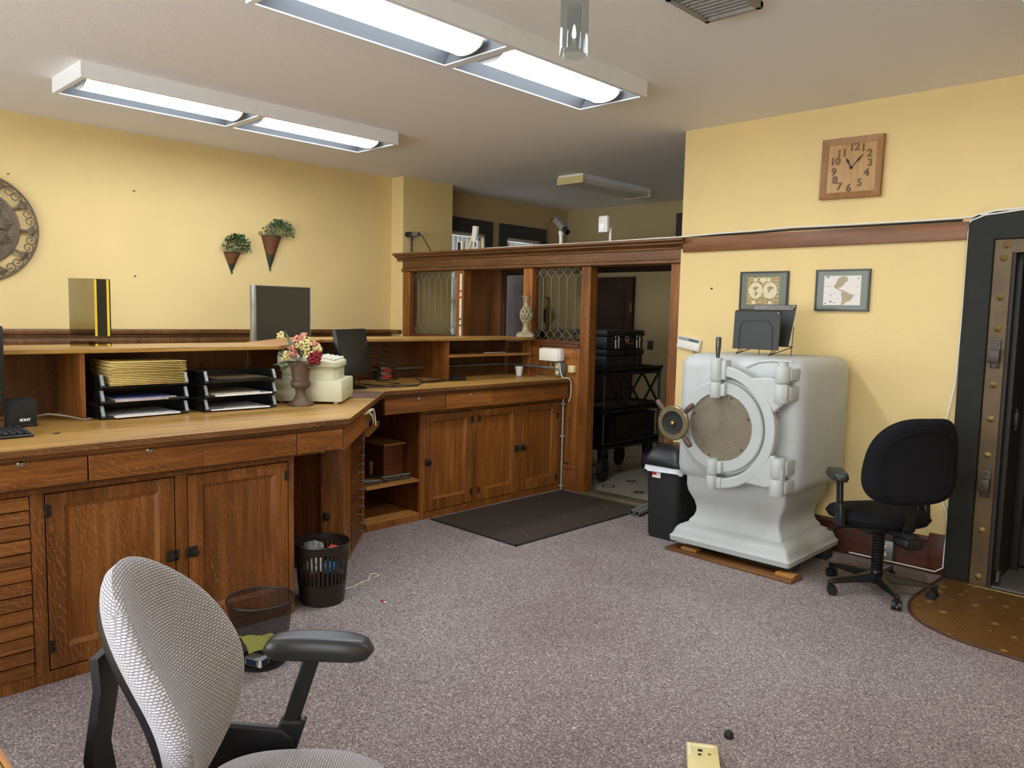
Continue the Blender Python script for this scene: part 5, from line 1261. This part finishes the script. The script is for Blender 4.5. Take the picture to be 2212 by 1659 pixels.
crumple((BC1[0] + .05, BC1[1] + .04, .285), .04, plain('red_foil', '#c02c2c', .35), 'red wrapper showing above the rim in the slotted basket', 2)
crumple((BC1[0] + .058, BC1[1] + .01, .205), .05, plain('blue_foil', '#2f7fb5', .3), 'blue wrapper showing through the slots of the basket', 3)
crumple((BC1[0] + .03, BC1[1] - .062, .22), .05, plain('white_foil', '#d9d4d2', .35), 'white wrapper showing through the slots of the basket', 4)
crumple((BC1[0] - .02, BC1[1] - .055, .16), .05, plain('maroon_foil', '#6b2a30', .35), 'maroon wrapper low in the slotted basket', 5)
BC2 = (-3.21, 1.70)
t = NT('wire_mesh'); t.set(.5, .3); t.bs.inputs['Base Color'].default_value = lin('#161617'); tp_ = t.n('BsdfTransparent'); ms = t.n('MixShader')
co = t.coord('UV'); ck = t.n('TexChecker'); 
ms.inputs[0].default_value = .58; t.l(tp_.outputs[0], ms.inputs[1]); t.l(t.bs.outputs[0], ms.inputs[2]); t.l(ms.outputs[0], t.out.inputs[0]); MESH = t.m
th = thing('waste_basket', 'black wire mesh waste basket behind the grey armchair armrest', 'waste basket', (*BC2, 0))
b = B(); b.loft([ringpts(BC2, .108, .012), ringpts(BC2, .147, .30)], False, False); P('mesh_wall', b, MESH, th)
b = B(); b.tube(ringpts(BC2, .149, .302), .0048, 8, True); P('rim', b, BLK, th)
b = B(); b.loft([ringpts(BC2, .104, .0), ringpts(BC2, .112, .002), ringpts(BC2, .113, .018), ringpts(BC2, .107, .018), ringpts(BC2, .104, .006)]); P('base', b, BLK, th)
YW_ = plain('yellow_tissue', '#e4e070', .8, var=.08)
b = B(); sheet_ = [[Vector((BC2[0] + .06 - i * .025 , BC2[1] - .09 + j * .028, .045 + .09 * math.exp(-((i - 3) / 3.2) ** 2) * (1 - .45 * (j / 6)) + .008 * math.sin(i * 2.1 + j))) for j in range(7)] for i in range(6)]
for i in range(5):
    for j in range(6): b.quad(sheet_[i][j], sheet_[i + 1][j], sheet_[i + 1][j + 1], sheet_[i][j + 1])
bmesh.ops.remove_doubles(b.bm, verts=b.bm.verts[:], dist=1e-4); bmesh.ops.solidify(b.bm, geom=b.bm.faces[:], thickness=.004)
solo('tissue', b, YW_, 'yellow tissue lying in the wire mesh basket', 'tissue', (*BC2, .05))
th = thing('packet', 'small white packet with a blue label at the bottom of the mesh basket', 'packet', (BC2[0] + .05, BC2[1] - .045, .02), R(20))
b = B(); b.box(-.045, .045, -.03, .03, 0, .035, .003); P('wrapper', b, PAPER, th, world=False)
b = B(); b.box(-.035, .02, -.0312, -.03, .004, .03); b.box(.045, .0462, -.02, .02, .004, .03); P('label_patch', b, plain('blue_label', '#3a5f9a', .5), th, world=False, smooth=0)
# little things on the carpet
b = B(); b.tube([(-3.74, 2.50, .004), (-3.735, 2.57, .004), (-3.76, 2.64, .005), (-3.77, 2.70, .004), (-3.80, 2.735, .006), (-3.835, 2.76, .01), (-3.83, 2.80, .008), (-3.795, 2.80, .005), (-3.785, 2.75, .004)], .0028, 6); solo('string', b, plain('white_string', '#f2eee0', .8), 'loop of white string on the carpet beside the slotted basket', 'string', (-3.77, 2.65, 0))
b = B(); b.box(-3.445, -3.42, 2.55, 2.57, .001, .008, .002); b.mi = 1; b.box(-3.42, -3.408, 2.553, 2.567, .001, .006, .001); solo('candy_scrap', b, [plain('red_scrap', '#c22f3c', .5), PAPER], 'tiny red and white scrap on the carpet in front of the baskets', 'scrap', (-3.43, 2.56, 0))
b = B(); b.lathe([(.017, .001), (.019, .006), (.019, .016), (.014, .024), (.0, .025)], (-1.37, 2.69, 0), seg=8); solo('rubber_foot', b, BLKM, 'small black rubber foot lying on the open carpet', 'rubber foot', (-1.37, 2.69, 0), smooth=20)
b = B(); b.cyl((-1.83, 2.30, .001), (-1.83, 2.30, .004), .008, seg=12); solo('pale_button', b, plain('pale_button', '#c9bfae', .5), 'pale round button lying on the carpet at the bottom centre', 'button', (-1.83, 2.30, 0))
th = thing('floor_outlet', 'ivory power outlet block on the carpet at the bottom edge', 'outlet', (-1.345, 2.455, 0), R(33))
b = B(); b.box(-.06, .055, -.12, .075, .001, .04, .006); P('block', b, IVORY, th, world=False)
b = B(); b.box(-.055, -.045, -.02, .06, .04, .0412); b.box(-.04, .04, .048, .058, .04, .0414); P('raised_bar', b, plain('ivory_light', '#efe6bd', .4), th, world=False, smooth=0)
for x, y, q in ((-.012, .02, .012), (-.015, -.008, .009), (.02, .0, .008)):
    b = B(); b.box(x - q * .7, x + q * .7, y - q * .7, y + q * .7, .0395, .0408); P('socket_hole', b, BLKM if x < 0 else plain('orange_dot', '#a4552a', .5), th, world=False, smooth=0)
# desk corner
th = thing('desk', 'honey oak desk of which only a corner shows at the bottom left', 'desk', (-1.95, -.1, 0))

b = B(); b.box(-2.9, -1.30, -.40, .352, .705, .74); P('top', b, oakt('X'), th, bev=.004)
b = B(); b.box(-2.905, -1.295, .352, .367, .70, .742, .006); P('edge_band', b, oake('X'), th)
for x0 in (-2.88, -1.70):
    b = B(); b.box(x0, x0 + .38, -.38, .33, .03, .70); P('pedestal', b, oak('Z'), th, bev=.003)
b = B(); b.box(-2.5, -1.70, -.37, -.35, .3, .70); P('modesty_panel', b, oak('X'), th)

# ------------------------------------------------------------------ office chairs
def weave():
    t = NT('grey_weave'); uv = t.coord('UV'); br = t.n('TexBrick'); t.l(uv, br.inputs['Vector'])
    br.inputs['Scale'].default_value = 1; br.offset = .5
    for k, v in (('Brick Width', .0125), ('Row Height', .0068), ('Mortar Size', .0017), ('Mortar Smooth', .6)): br.inputs[k].default_value = v
    br.inputs['Color1'].default_value = lin('#d2cfcc'); br.inputs['Color2'].default_value = lin('#c3c0c1'); br.inputs['Mortar'].default_value = lin('#827d8a')
    t.col(br.outputs['Color']); t.bump(t.math('SUBTRACT', 1, br.outputs['Fac']), .7, .003)
    m = t.set(.9, 0, .15); m.node_tree.nodes['Principled BSDF'].inputs['Sheen Weight'].default_value = .3; return m
GW = weave(); FAB = plain('black_fabric', '#17171a', .92, var=.15, vs=300, bump=.5, bs=500, spec=.2)
ARM = plain('arm_rubber', '#2b2c2d', .38, var=.05); CB = plain('chair_black', '#141517', .45); CG = plain('chair_gloss', '#101113', .2)
L_ = dict(world=False)
def star_base(th, n0=0, r_=.315, ribs=True):
    for k in range(5):
        a = R(n0 + 72 * k); c, s = math.cos(a), math.sin(a); per = Vector((-s, c, 0)); d = Vector((c, s, 0))
        b = B(); rg = []
        for q, w_, z0, z1 in ((.03, .032, .065, .125), (.12, .027, .068, .112), (.24, .02, .07, .098), (r_, .016, .068, .088), (r_ + .018, .006, .07, .084)):
            rg.append([tuple(d * q + per * w_ + Vector((0, 0, z0))), tuple(d * q + per * w_ * .7 + Vector((0, 0, z1))), tuple(d * q - per * w_ * .7 + Vector((0, 0, z1))), tuple(d * q - per * w_ + Vector((0, 0, z0)))])
        b.loft(rg); P('base_arm', b, CG, th, bev=.004, **L_)
        b = B(); p = d * r_; ax = Vector((math.cos(a + 1.1), math.sin(a + 1.1), 0)); o_ = Vector((-ax.y, ax.x, 0)) * .012
        for sg in (-1, 1): b.cyl(p + o_ + ax * sg * .006 + Vector((0, 0, .028)), p + o_ + ax * sg * .026 + Vector((0, 0, .028)), .028, seg=20)
        b.cyl(p + Vector((0, 0, .03)), p + Vector((0, 0, .085)), .008, seg=10)
        b.box(p.x - .012, p.x + .012, p.y - .012, p.y + .012, .04, .066, .004); P('caster', b, CB, th, **L_)
    b = B(); b.lathe([(.0, .05), (.036, .055), (.04, .12), (.032, .135), (.0, .136)]); P('hub', b, CG, th, **L_)
    b = B(); prof = [(.032, .135)]
    if ribs:
        for k in range(13): z = .14 + k * .0185; prof += [(.034, z), (.036, z + .006), (.036, z + .010), (.029, z + .014)]
        prof += [(.03, .39)]
    else: prof += [(.026, .14), (.026, .39)]
    b.lathe(prof); P('gas_lift', b, CB, th, **L_)
def t_arm(th, s, x, y0, pad, z_pad, lean, mats, padl=.25, rz=0):
    pm = mats
    b = B(); b.pillow(.095, padl, .034, .028, n=3.4, m=22, f=lambda p, q, r_: (p, r_, q + .010 * math.cos(r_ / padl * 2.6) ), pw=6)
    b.all(mx((x * s, pad, z_pad), rz)); P('arm_pad', b, ARM, th, smooth=60, **L_)
    b = B(); b.loft([[(x * s + dx, y + dy, z) for dx, dy in ((-.011, -.022), (.011, -.022), (.011, .022), (-.011, .022))] for y, z in ((y0, .46), (y0 + lean, z_pad - .012))]); P('arm_post', b, CB, th, bev=.005, **L_)
    b = B(); b.loft([[(x * s + dx, y + dy, z) for dx, dy in ((-.019, -.034), (.019, -.034), (.017, .034), (-.017, .034))] for y, z in ((y0 - .005, .425), (y0 + lean * .42, .555))]); P('arm_sleeve', b, CB, th, bev=.008, **L_)
    b = B(); b.tube([(x * s, y0, .445), (x * s * .9, y0, .425), (x * s * .5, y0, .415), (0, y0, .415)], .018, 8); P('arm_bracket', b, CB, th, **L_)
# black chair
th = thing('office_chair', 'black fabric office chair with its back turned, between the safe and the vault', 'chair', (-1.56, 4.85, 0), R(55))
star_base(th, -55 + 21)
b = B(); b.pillow(.52, .50, .05, .055, n=3.4, f=lambda x, y, z: (x, z, y + (-.02 * max(0, z / .24) ** 2)), pw=6); b.all(mx((0, .03, .475))); P('seat', b, FAB, th, smooth=60, **L_)
b = B(); b.box(-.16, .16, -.12, .16, .385, .435, .02); b.box(-.035, .035, -.30, -.08, .39, .43, .008); P('seat_mechanism', b, CB, th, **L_)
b = B(); b.loft([[(x, y + d_, z) for x, d_ in ((-.03, 0), (.03, 0), (.03, .014), (-.03, .014))] for y, z in ((-.20, .40), (-.245, .42), (-.268, .50), (-.285, .70))]); P('back_bar', b, CB, th, **L_)
Mb = mx((0, -.275, .86), 0, R(8))
fb = lambda x, y, z: (x * (1 + .10 * (-z) / .24 - .16 * max(0, z / .24) ** 2), y + .5 * x * x - .04 * (z / .24) ** 2, z)
b = B(); b.pillow(.60, .51, .04, .04, n=3.6, f=fb, pw=6); b.all(Mb); bk = P('backrest', b, FAB, th, smooth=60, **L_)
b = B(); pts = []
for k in range(60):
    a = 2 * PI * k / 60; ca, sa = math.cos(a), math.sin(a); q = 1 / (abs(ca) ** 3 + abs(sa) ** 3) ** (1 / 3)
    x, z = .225 * q * ca, .205 * q * sa - .02; p = fb(x, -.041 * (1 - (max(abs(x) / .30, abs(z) / .255)) ** 6) ** .5, z); pts.append(Mb @ Vector(p))
b.tube(pts, .0035, 6, True); P('seam', b, FAB, bk, **L_)
b = B(); b.loft([[(x, y, z) for x, z in ((-.06, .37), (-.055, .40), (.055, .40), (.06, .37), (.04, .345), (-.04, .345))] for y in (-.31, -.19)]); P('tension_cover', b, CB, th, bev=.008, **L_)
for s in (-1, 1): t_arm(th, s, .285, -.02, .03, .71, .02, CB, rz=R(18 * s))
b = B(); b.tube([(-.14, .02, .40), (-.24, .03, .395), (-.29, .02, .39)], .006, 8); b.box(-.33, -.27, .005, .035, .383, .396, .004); P('lever', b, CB, th, **L_)
# grey chair in the foreground
th = thing('office_chair', 'grey woven office chair in the foreground with one black armrest showing', 'chair', (GX, GY, 0), R(GR))
star_base(th, 10, ribs=False)
b = B(); b.pillow(.50, .50, .05, .04, n=3., m=36, f=lambda x, y, z: (x, z, y - .03 * max(0, z / .25) ** 2), pw=5); b.all(mx((0, .02, .475))); P('seat', b, GW, th, smooth=60, **L_)
b = B(); b.pillow(.49, .49, .02, .012, n=3., f=lambda x, y, z: (x, z, -y)); b.all(mx((0, .02, .425))); P('seat_pan', b, CB, th, smooth=60, **L_)
b = B(); b.box(-.13, .13, -.14, .14, .375, .415, .02); P('seat_mechanism', b, CB, th, **L_)
Mb = mx((0, BY, BZ), 0, R(BT))
fb = lambda x, y, z: (x * (1 - .14 * max(0, z / .29) ** 2 - .12 * max(0, -z / .29) ** 2) - .012, y + 2.3 * x * x + .9 * max(0, z) ** 2 + .045 * math.cos((z + .08) * 7), z)
b = B(); b.pillow(.41, .565, .034, .036, n=2.15, m=44, f=fb, pw=9); b.all(Mb); bk = P('backrest', b, GW, th, smooth=60, **L_)
b = B(); b.pillow(.31, .46, .004, .02, n=2.15, m=30, f=lambda x, y, z: (lambda p: (p[0], p[1] - .033, p[2]))(fb(x, y, z)), pw=5); b.all(Mb); P('back_shell', b, CB, th, smooth=60, **L_)
b = B(); pts = []
b.loft([[(x, y, z) for x, y in ((-.045, y0), (.045, y0), (.045, y0 + .02), (-.045, y0 + .02))] for y0, z in ((-.20, .39), (-.30, .40), (-.365, .46), (-.40, .56), (-.412, .64), (-.398, .73), (-.388, .80), (-.394, .87))]); P('back_bar', b, CB, th, bev=.008, **L_)
t_arm(th, -1, .29, -.07, .03, .74, .085, CB, padl=.29, rz=R(-4)); t_arm(th, 1, .29, -.07, .0, .64, .055, CB, padl=.29, rz=R(4))
for s in (-1, 1):
    b = B(); b.prismX([(-.26, .42), (-.28, .50), (-.24, .555), (-.06, .535), (-.03, .51), (-.03, .47), (-.07, .44), (-.20, .41)], s * .265, s * .29); P('side_bracket', b, CB, th, bev=.008, **L_)
    b = B(); b.cyl((s * .289, -.065, .498), (s * .297, -.065, .498), .022); P('pivot_cap', b, CB, th, **L_)

# ------------------------------------------------------------------ the hall beyond the doorway
OM = wood('dark_oak', '#1f1108', '#3a2210', '#553a22', 'Z', fleck=.05, rough=.8)
th = thing('hall_door', 'dark panelled door standing against the far wall of the hall', 'door', (-6.45, 8.62, 0))
b = B(); b.box(-6.82, -6.06, 8.58, 8.64, .01, 2.16); P('leaf', b, OM, th, bev=.004)
for z0, z1 in ((.2, .9), (1.05, 2.0)):
    b = B(); b.box(-6.70, -6.18, 8.572, 8.582, z0, z1, .006); P('panel', b, OM, th)
b = B(); b.box(-6.085, -6.065, 8.57, 8.58, 1.69, 1.81); P('hinge', b, plain('dull_brass', '#77683f', .4, .7), th)
b = B(); b.box(-7.1, -4.9, 6.35, 6.47, 2.075, 2.16); b.box(-5.2, -3.25, 5.68, 6.47, 2.075, 2.16)
o = P('hall_canopy', b, OM); tag(o, 'dark wooden canopy over the doorway on the hall side of the screen', 'canopy')
b = B(); b.box(-5.835, -5.75, 8.638, 8.65, 1.20, 1.315, .003); solo('switch_plate', b, plain('brown_plate', '#2b2520', .5), 'dark switch plate on the far hall wall beside the stacked tool cases', 'switch', (-5.79, 8.65, 1.26))
b = B(); b.box(-5.45, -5.27, 8.61, 8.65, 0, 2.95); struct('trim_4', b, DKT)
th = thing('panel_door', 'brown wooden door standing open behind the middle opening of the screen', 'door', (-6.22, 5.98, 0), R(1.5))
b = B(); b.box(-.35, .325, -.02, .02, .01, 2.10); P('leaf', b, wood('hall_brown', '#402210', '#66391b', '#834f2b', 'Z', fleck=.05), th, bev=.004, **L_)
b = B(); b.box(.29, .322, -.03, .03, .01, 2.11); P('edge_strip', b, OM, th, **L_)
b = B(); b.lathe([(.012, 0), (.01, .03), (.024, .045), (.02, .06), (.0, .065)], (-.30, -.02, 1.70), '-Y', 14); P('knob', b, BLK, th, **L_)
b = B(); b.box(-6.95, -6.40, 7.0, 7.04, .6, 2.35, .002); solo('lavender_panel', b, wood('lavender', '#6a5c66', '#8c7d85', '#aa9ca2', 'Z', fleck=.3), 'lavender grey wood grained panel seen through the middle opening of the screen', 'panel', (-6.6, 7.0, .6))
b = B(); b.box(-6.95, -6.35, 6.96, 7.2, 0, .6); solo('low_chest', b, BLKM, 'dark low chest under the lavender panel in the hall', 'chest', (-6.6, 7.1, 0))
# chair in the hall by the window
th = thing('side_chair', 'dark padded chair seen through the left leaded light by the hall window', 'chair', (-6.75, 6.35, 0), R(60))
for x in (-.2, .2):
    for y in (-.2, .2):
        b = B(); b.cyl((x, y, 0), (x * .95, y * .95, .44), .014, seg=10); P('leg', b, BLK, th, **L_)
b = B(); b.pillow(.5, .46, .03, .03, f=lambda x, y, z: (x, z, y)); b.all(mx((0, 0, .46))); P('seat', b, FAB, th, **L_)
b = B(); b.pillow(.46, .85, .03, .03); b.all(mx((0, -.24, 1.02), 0, R(4))); P('backrest', b, FAB, th, **L_)
for s in (-1, 1):
    b = B(); b.tube([(s * .25, -.2, .9), (s * .26, .1, .92), (s * .26, .2, .88), (s * .25, .2, .45)], .02, 8); P('arm', b, BLK, th, **L_)
# service cart
SB = plain('cart_black', '#141414', .45)
CX0, CX1, CY0, CY1 = -5.02, -4.54, 6.02, 7.0
th = thing('utility_cart', 'black folding utility cart on fat wheels in the hall doorway', 'cart', (-4.78, 6.5, 0))
for z in (.34, .70, 1.075):
    b = B(); b.box(CX0, CX1, CY0, CY1, z, z + .02); b.box(CX0, CX0 + .02, CY0, CY1, z + .02, z + .05); b.box(CX1 - .02, CX1, CY0, CY1, z - .03, z + .045); b.box(CX0, CX1, CY0, CY0 + .02, z - .03, z + .045); b.box(CX0, CX1, CY1 - .02, CY1, z + .02, z + .045); P('shelf', b, SB, th, bev=.003)
for x in (CX0 + .012, CX1 - .012):
    for y in (CY0 + .012, CY1 - .012):
        b = B(); b.cyl((x, y, .27), (x, y, 1.12), .013, seg=10); P('post', b, SB, th)
b = B(); n_ = 3; dy = (CY1 - CY0 - .04) / n_
for k in range(n_):
    y0 = CY0 + .02 + k * dy
    b.xf(b.box(-.006, .006, -.30, .30, -.011, .011), mx((CX1 - .005, y0 + dy / 2, .90), 0, math.atan2(.34, dy))); b.xf(b.box(-.006, .006, -.30, .30, -.011, .011), mx((CX1 - .016, y0 + dy / 2, .90), 0, -math.atan2(.34, dy)))
P('lattice_side', b, SB, th)
RUB = plain('tyre_rubber', '#151515', .65)
for x, y in ((CX1 - .03, CY0 + .05), (CX0 + .06, CY0 + .05), (CX1 - .06, CY1 - .12), (CX0 + .06, CY1 - .12)):
    b = B(); rp = [(.06, -.02), (.095, -.028), (.112, -.018), (.116, 0), (.112, .018), (.095, .028), (.06, .02)]; b.lathe(rp, (x, y, .116), Vector((1, .25, 0)).normalized(), 32); tyre = P('wheel', b, RUB, th)
    b = B(); b.lathe([(.0, -.03), (.05, -.026), (.062, -.012), (.062, .012), (.05, .026), (.012, .03), (.0, .034)], (x, y, .116), Vector((1, .25, 0)).normalized(), 20); P('rim', b, SB, tyre)
    b = B(); b.box(x - .05, x - .04, y - .02, y + .02, .10, .27); b.box(x + .036, x + .046, y - .02, y + .02, .10, .27); b.box(x - .05, x + .046, y - .03, y + .03, .235, .31, .004); P('fork', b, SB, th)
b = B(); b.xf(b.box(-.025, .025, -.012, .012, -.006, .006, .003), mx((CX1 - .09, CY0 - .01, .225), 0, R(20))); P('brake_tab', b, plain('brake_orange', '#d1602c', .5), th, label='orange brake tab')
# stacked tool cases
CASE = plain('case_black', '#1e1e1f', .5)
def case(z0, z1, label, marks, x0=-5.00, x1=-4.545, y0=6.04, y1=6.68):
    th = thing('tool_case', label, 'tool case', ((x0 + x1) / 2, (y0 + y1) / 2, z0), group='tool cases on the cart')
    b = B(); b.box(x0 + .012, x1 - .012, y0 + .012, y1 - .012, z0, z1 - .065, .012)
    for k in range(4): y = y0 + .09 + k * .145; b.box(x1 - .014, x1 - .004, y, y + .03, z0 + .01, z1 - .07, .003)
    P('box_body', b, CASE, th)
    b = B(); b.box(x0, x1, y0, y1, z1 - .062, z1 - .005, .012); b.box(x0 + .03, x1 - .03, y0 + .03, y1 - .03, z1 - .02, z1, .006); P('lid', b, CASE, th)
    b = B(); b.box(x0 + .17, x0 + .275, y0 - .012, y0 + .002, z1 - .05, z1 - .028, .003); b.box(x0 + .245, x0 + .275, y0 - .016, y0 - .008, z1 - .06, z1 - .04, .003); P('latch', b, plain('latch_red', '#c8352e', .4), th, label='red latch')
    b = B(); b.box(x1 - .005, x1 + .006, y0 + .29, y0 + .37, z1 - .06, z1 - .02, .004); P('clasp', b, BLKG, th)
    if marks:
        for yc in (y0 + .17, y0 + .53):
            b = B()
            for dy_, dz, h_, w_ in ((-.03, .035, .045, .012), (.022, .03, .05, .012), (-.026, -.045, .085, .022), (.024, -.045, .085, .016), (.026, .0, .02, .026)):
                b.xf(b.box(0, .0015, -w_ / 2, w_ / 2, -h_ / 2, h_ / 2), mx((x1 - .0035, yc + dy_, z0 + .095 + dz), 0, R(5)))
            P('white_print', b, plain('case_print', '#eceae6', .5), th, smooth=0)
        yc = y0 + .335
        b = B(); b.lathe([(.0, .0), (.034, .0), (.034, .0015), (.0, .002)], (x1 - .0035, yc, z0 + .105), 'X', 28); P('badge', b, plain('badge_tan', '#b39a77', .6), th, smooth=0)
        b = B(); b.prismX([(yc - .024, z0 + .108), (yc - .016, z0 + .12), (yc, z0 + .122), (yc + .018, z0 + .114), (yc + .026, z0 + .104), (yc + .016, z0 + .098), (yc + .014, z0 + .09), (yc + .006, z0 + .098), (yc - .01, z0 + .096), (yc - .014, z0 + .089), (yc - .02, z0 + .098)], x1 - .0016, x1 - .0006); P('badge_emblem', b, BLKM, th, smooth=0)
        b = B(); b.box(x1 - .004, x1 - .0012, yc - .02, yc + .11, z0 + .052, z0 + .062); P('red_bar', b, plain('latch_red', '#c8352e', .4), th, smooth=0)
    else:
        b = B()
        for k in range(9): b.box(x1 - .0035, x1 - .0015, y0 + .16 + k * .03, y0 + .168 + k * .03, z0 + .04, z0 + .07)
        P('moulded_ribs', b, plain('case_grey', '#3a3a3b', .5), th, smooth=0)
case(1.122, 1.305, 'lower black tool case on the hall cart', False)
case(1.306, 1.495, 'upper black tool case with white print and a tan badge on the hall cart', True)
# dark crate and carrier near the cart
th = thing('plastic_crate', 'black plastic crate standing on the lower shelf end of the hall cart', 'crate', (-4.78, 6.6, .36))
b = B(); x0, x1, y0, y1, z0, z1 = -4.99, -4.57, 6.25, 6.95, .395, .64
b.box(x0, x1, y0, y1, z0 - .03, z0); b.box(x0, x0 + .01, y0, y1, z0, z1); b.box(x1 - .01, x1, y0, y1, z0, z1); b.box(x0, x1, y0, y0 + .01, z0, z1); b.box(x0, x1, y1 - .01, y1, z0, z1); b.box(x1 - .01, x1 + .008, y0, y1, z1 - .03, z1); b.box(x1 - .01, x1 + .008, y0, y1, z0 + .09, z0 + .10)
P('walls', b, SB, th)
th = thing('hand_truck', 'dark folded hand truck behind the right doorpost in the hall', 'hand truck', (-4.35, 7.15, 0), R(12))
b = B(); b.tube([(-.17, 0, .08), (-.17, -.02, .86), (-.13, -.03, .92), (.13, -.03, .92), (.17, -.02, .86), (.17, 0, .08)], .018, 8); P('frame', b, SB, th, **L_)
for z in (.3, .5, .7):
    b = B(); b.box(-.17, .17, -.02, .0, z, z + .04, .003); P('crossbar', b, SB, th, **L_)
b = B(); b.box(-.2, .2, -.24, .02, .003, .012); P('toe_plate', b, SB, th, **L_)
for s in (-1, 1):
    b = B(); b.cyl((s * .19, .06, .09), (s * .23, .06, .09), .088, seg=24); P('wheel', b, RUB, th, **L_)
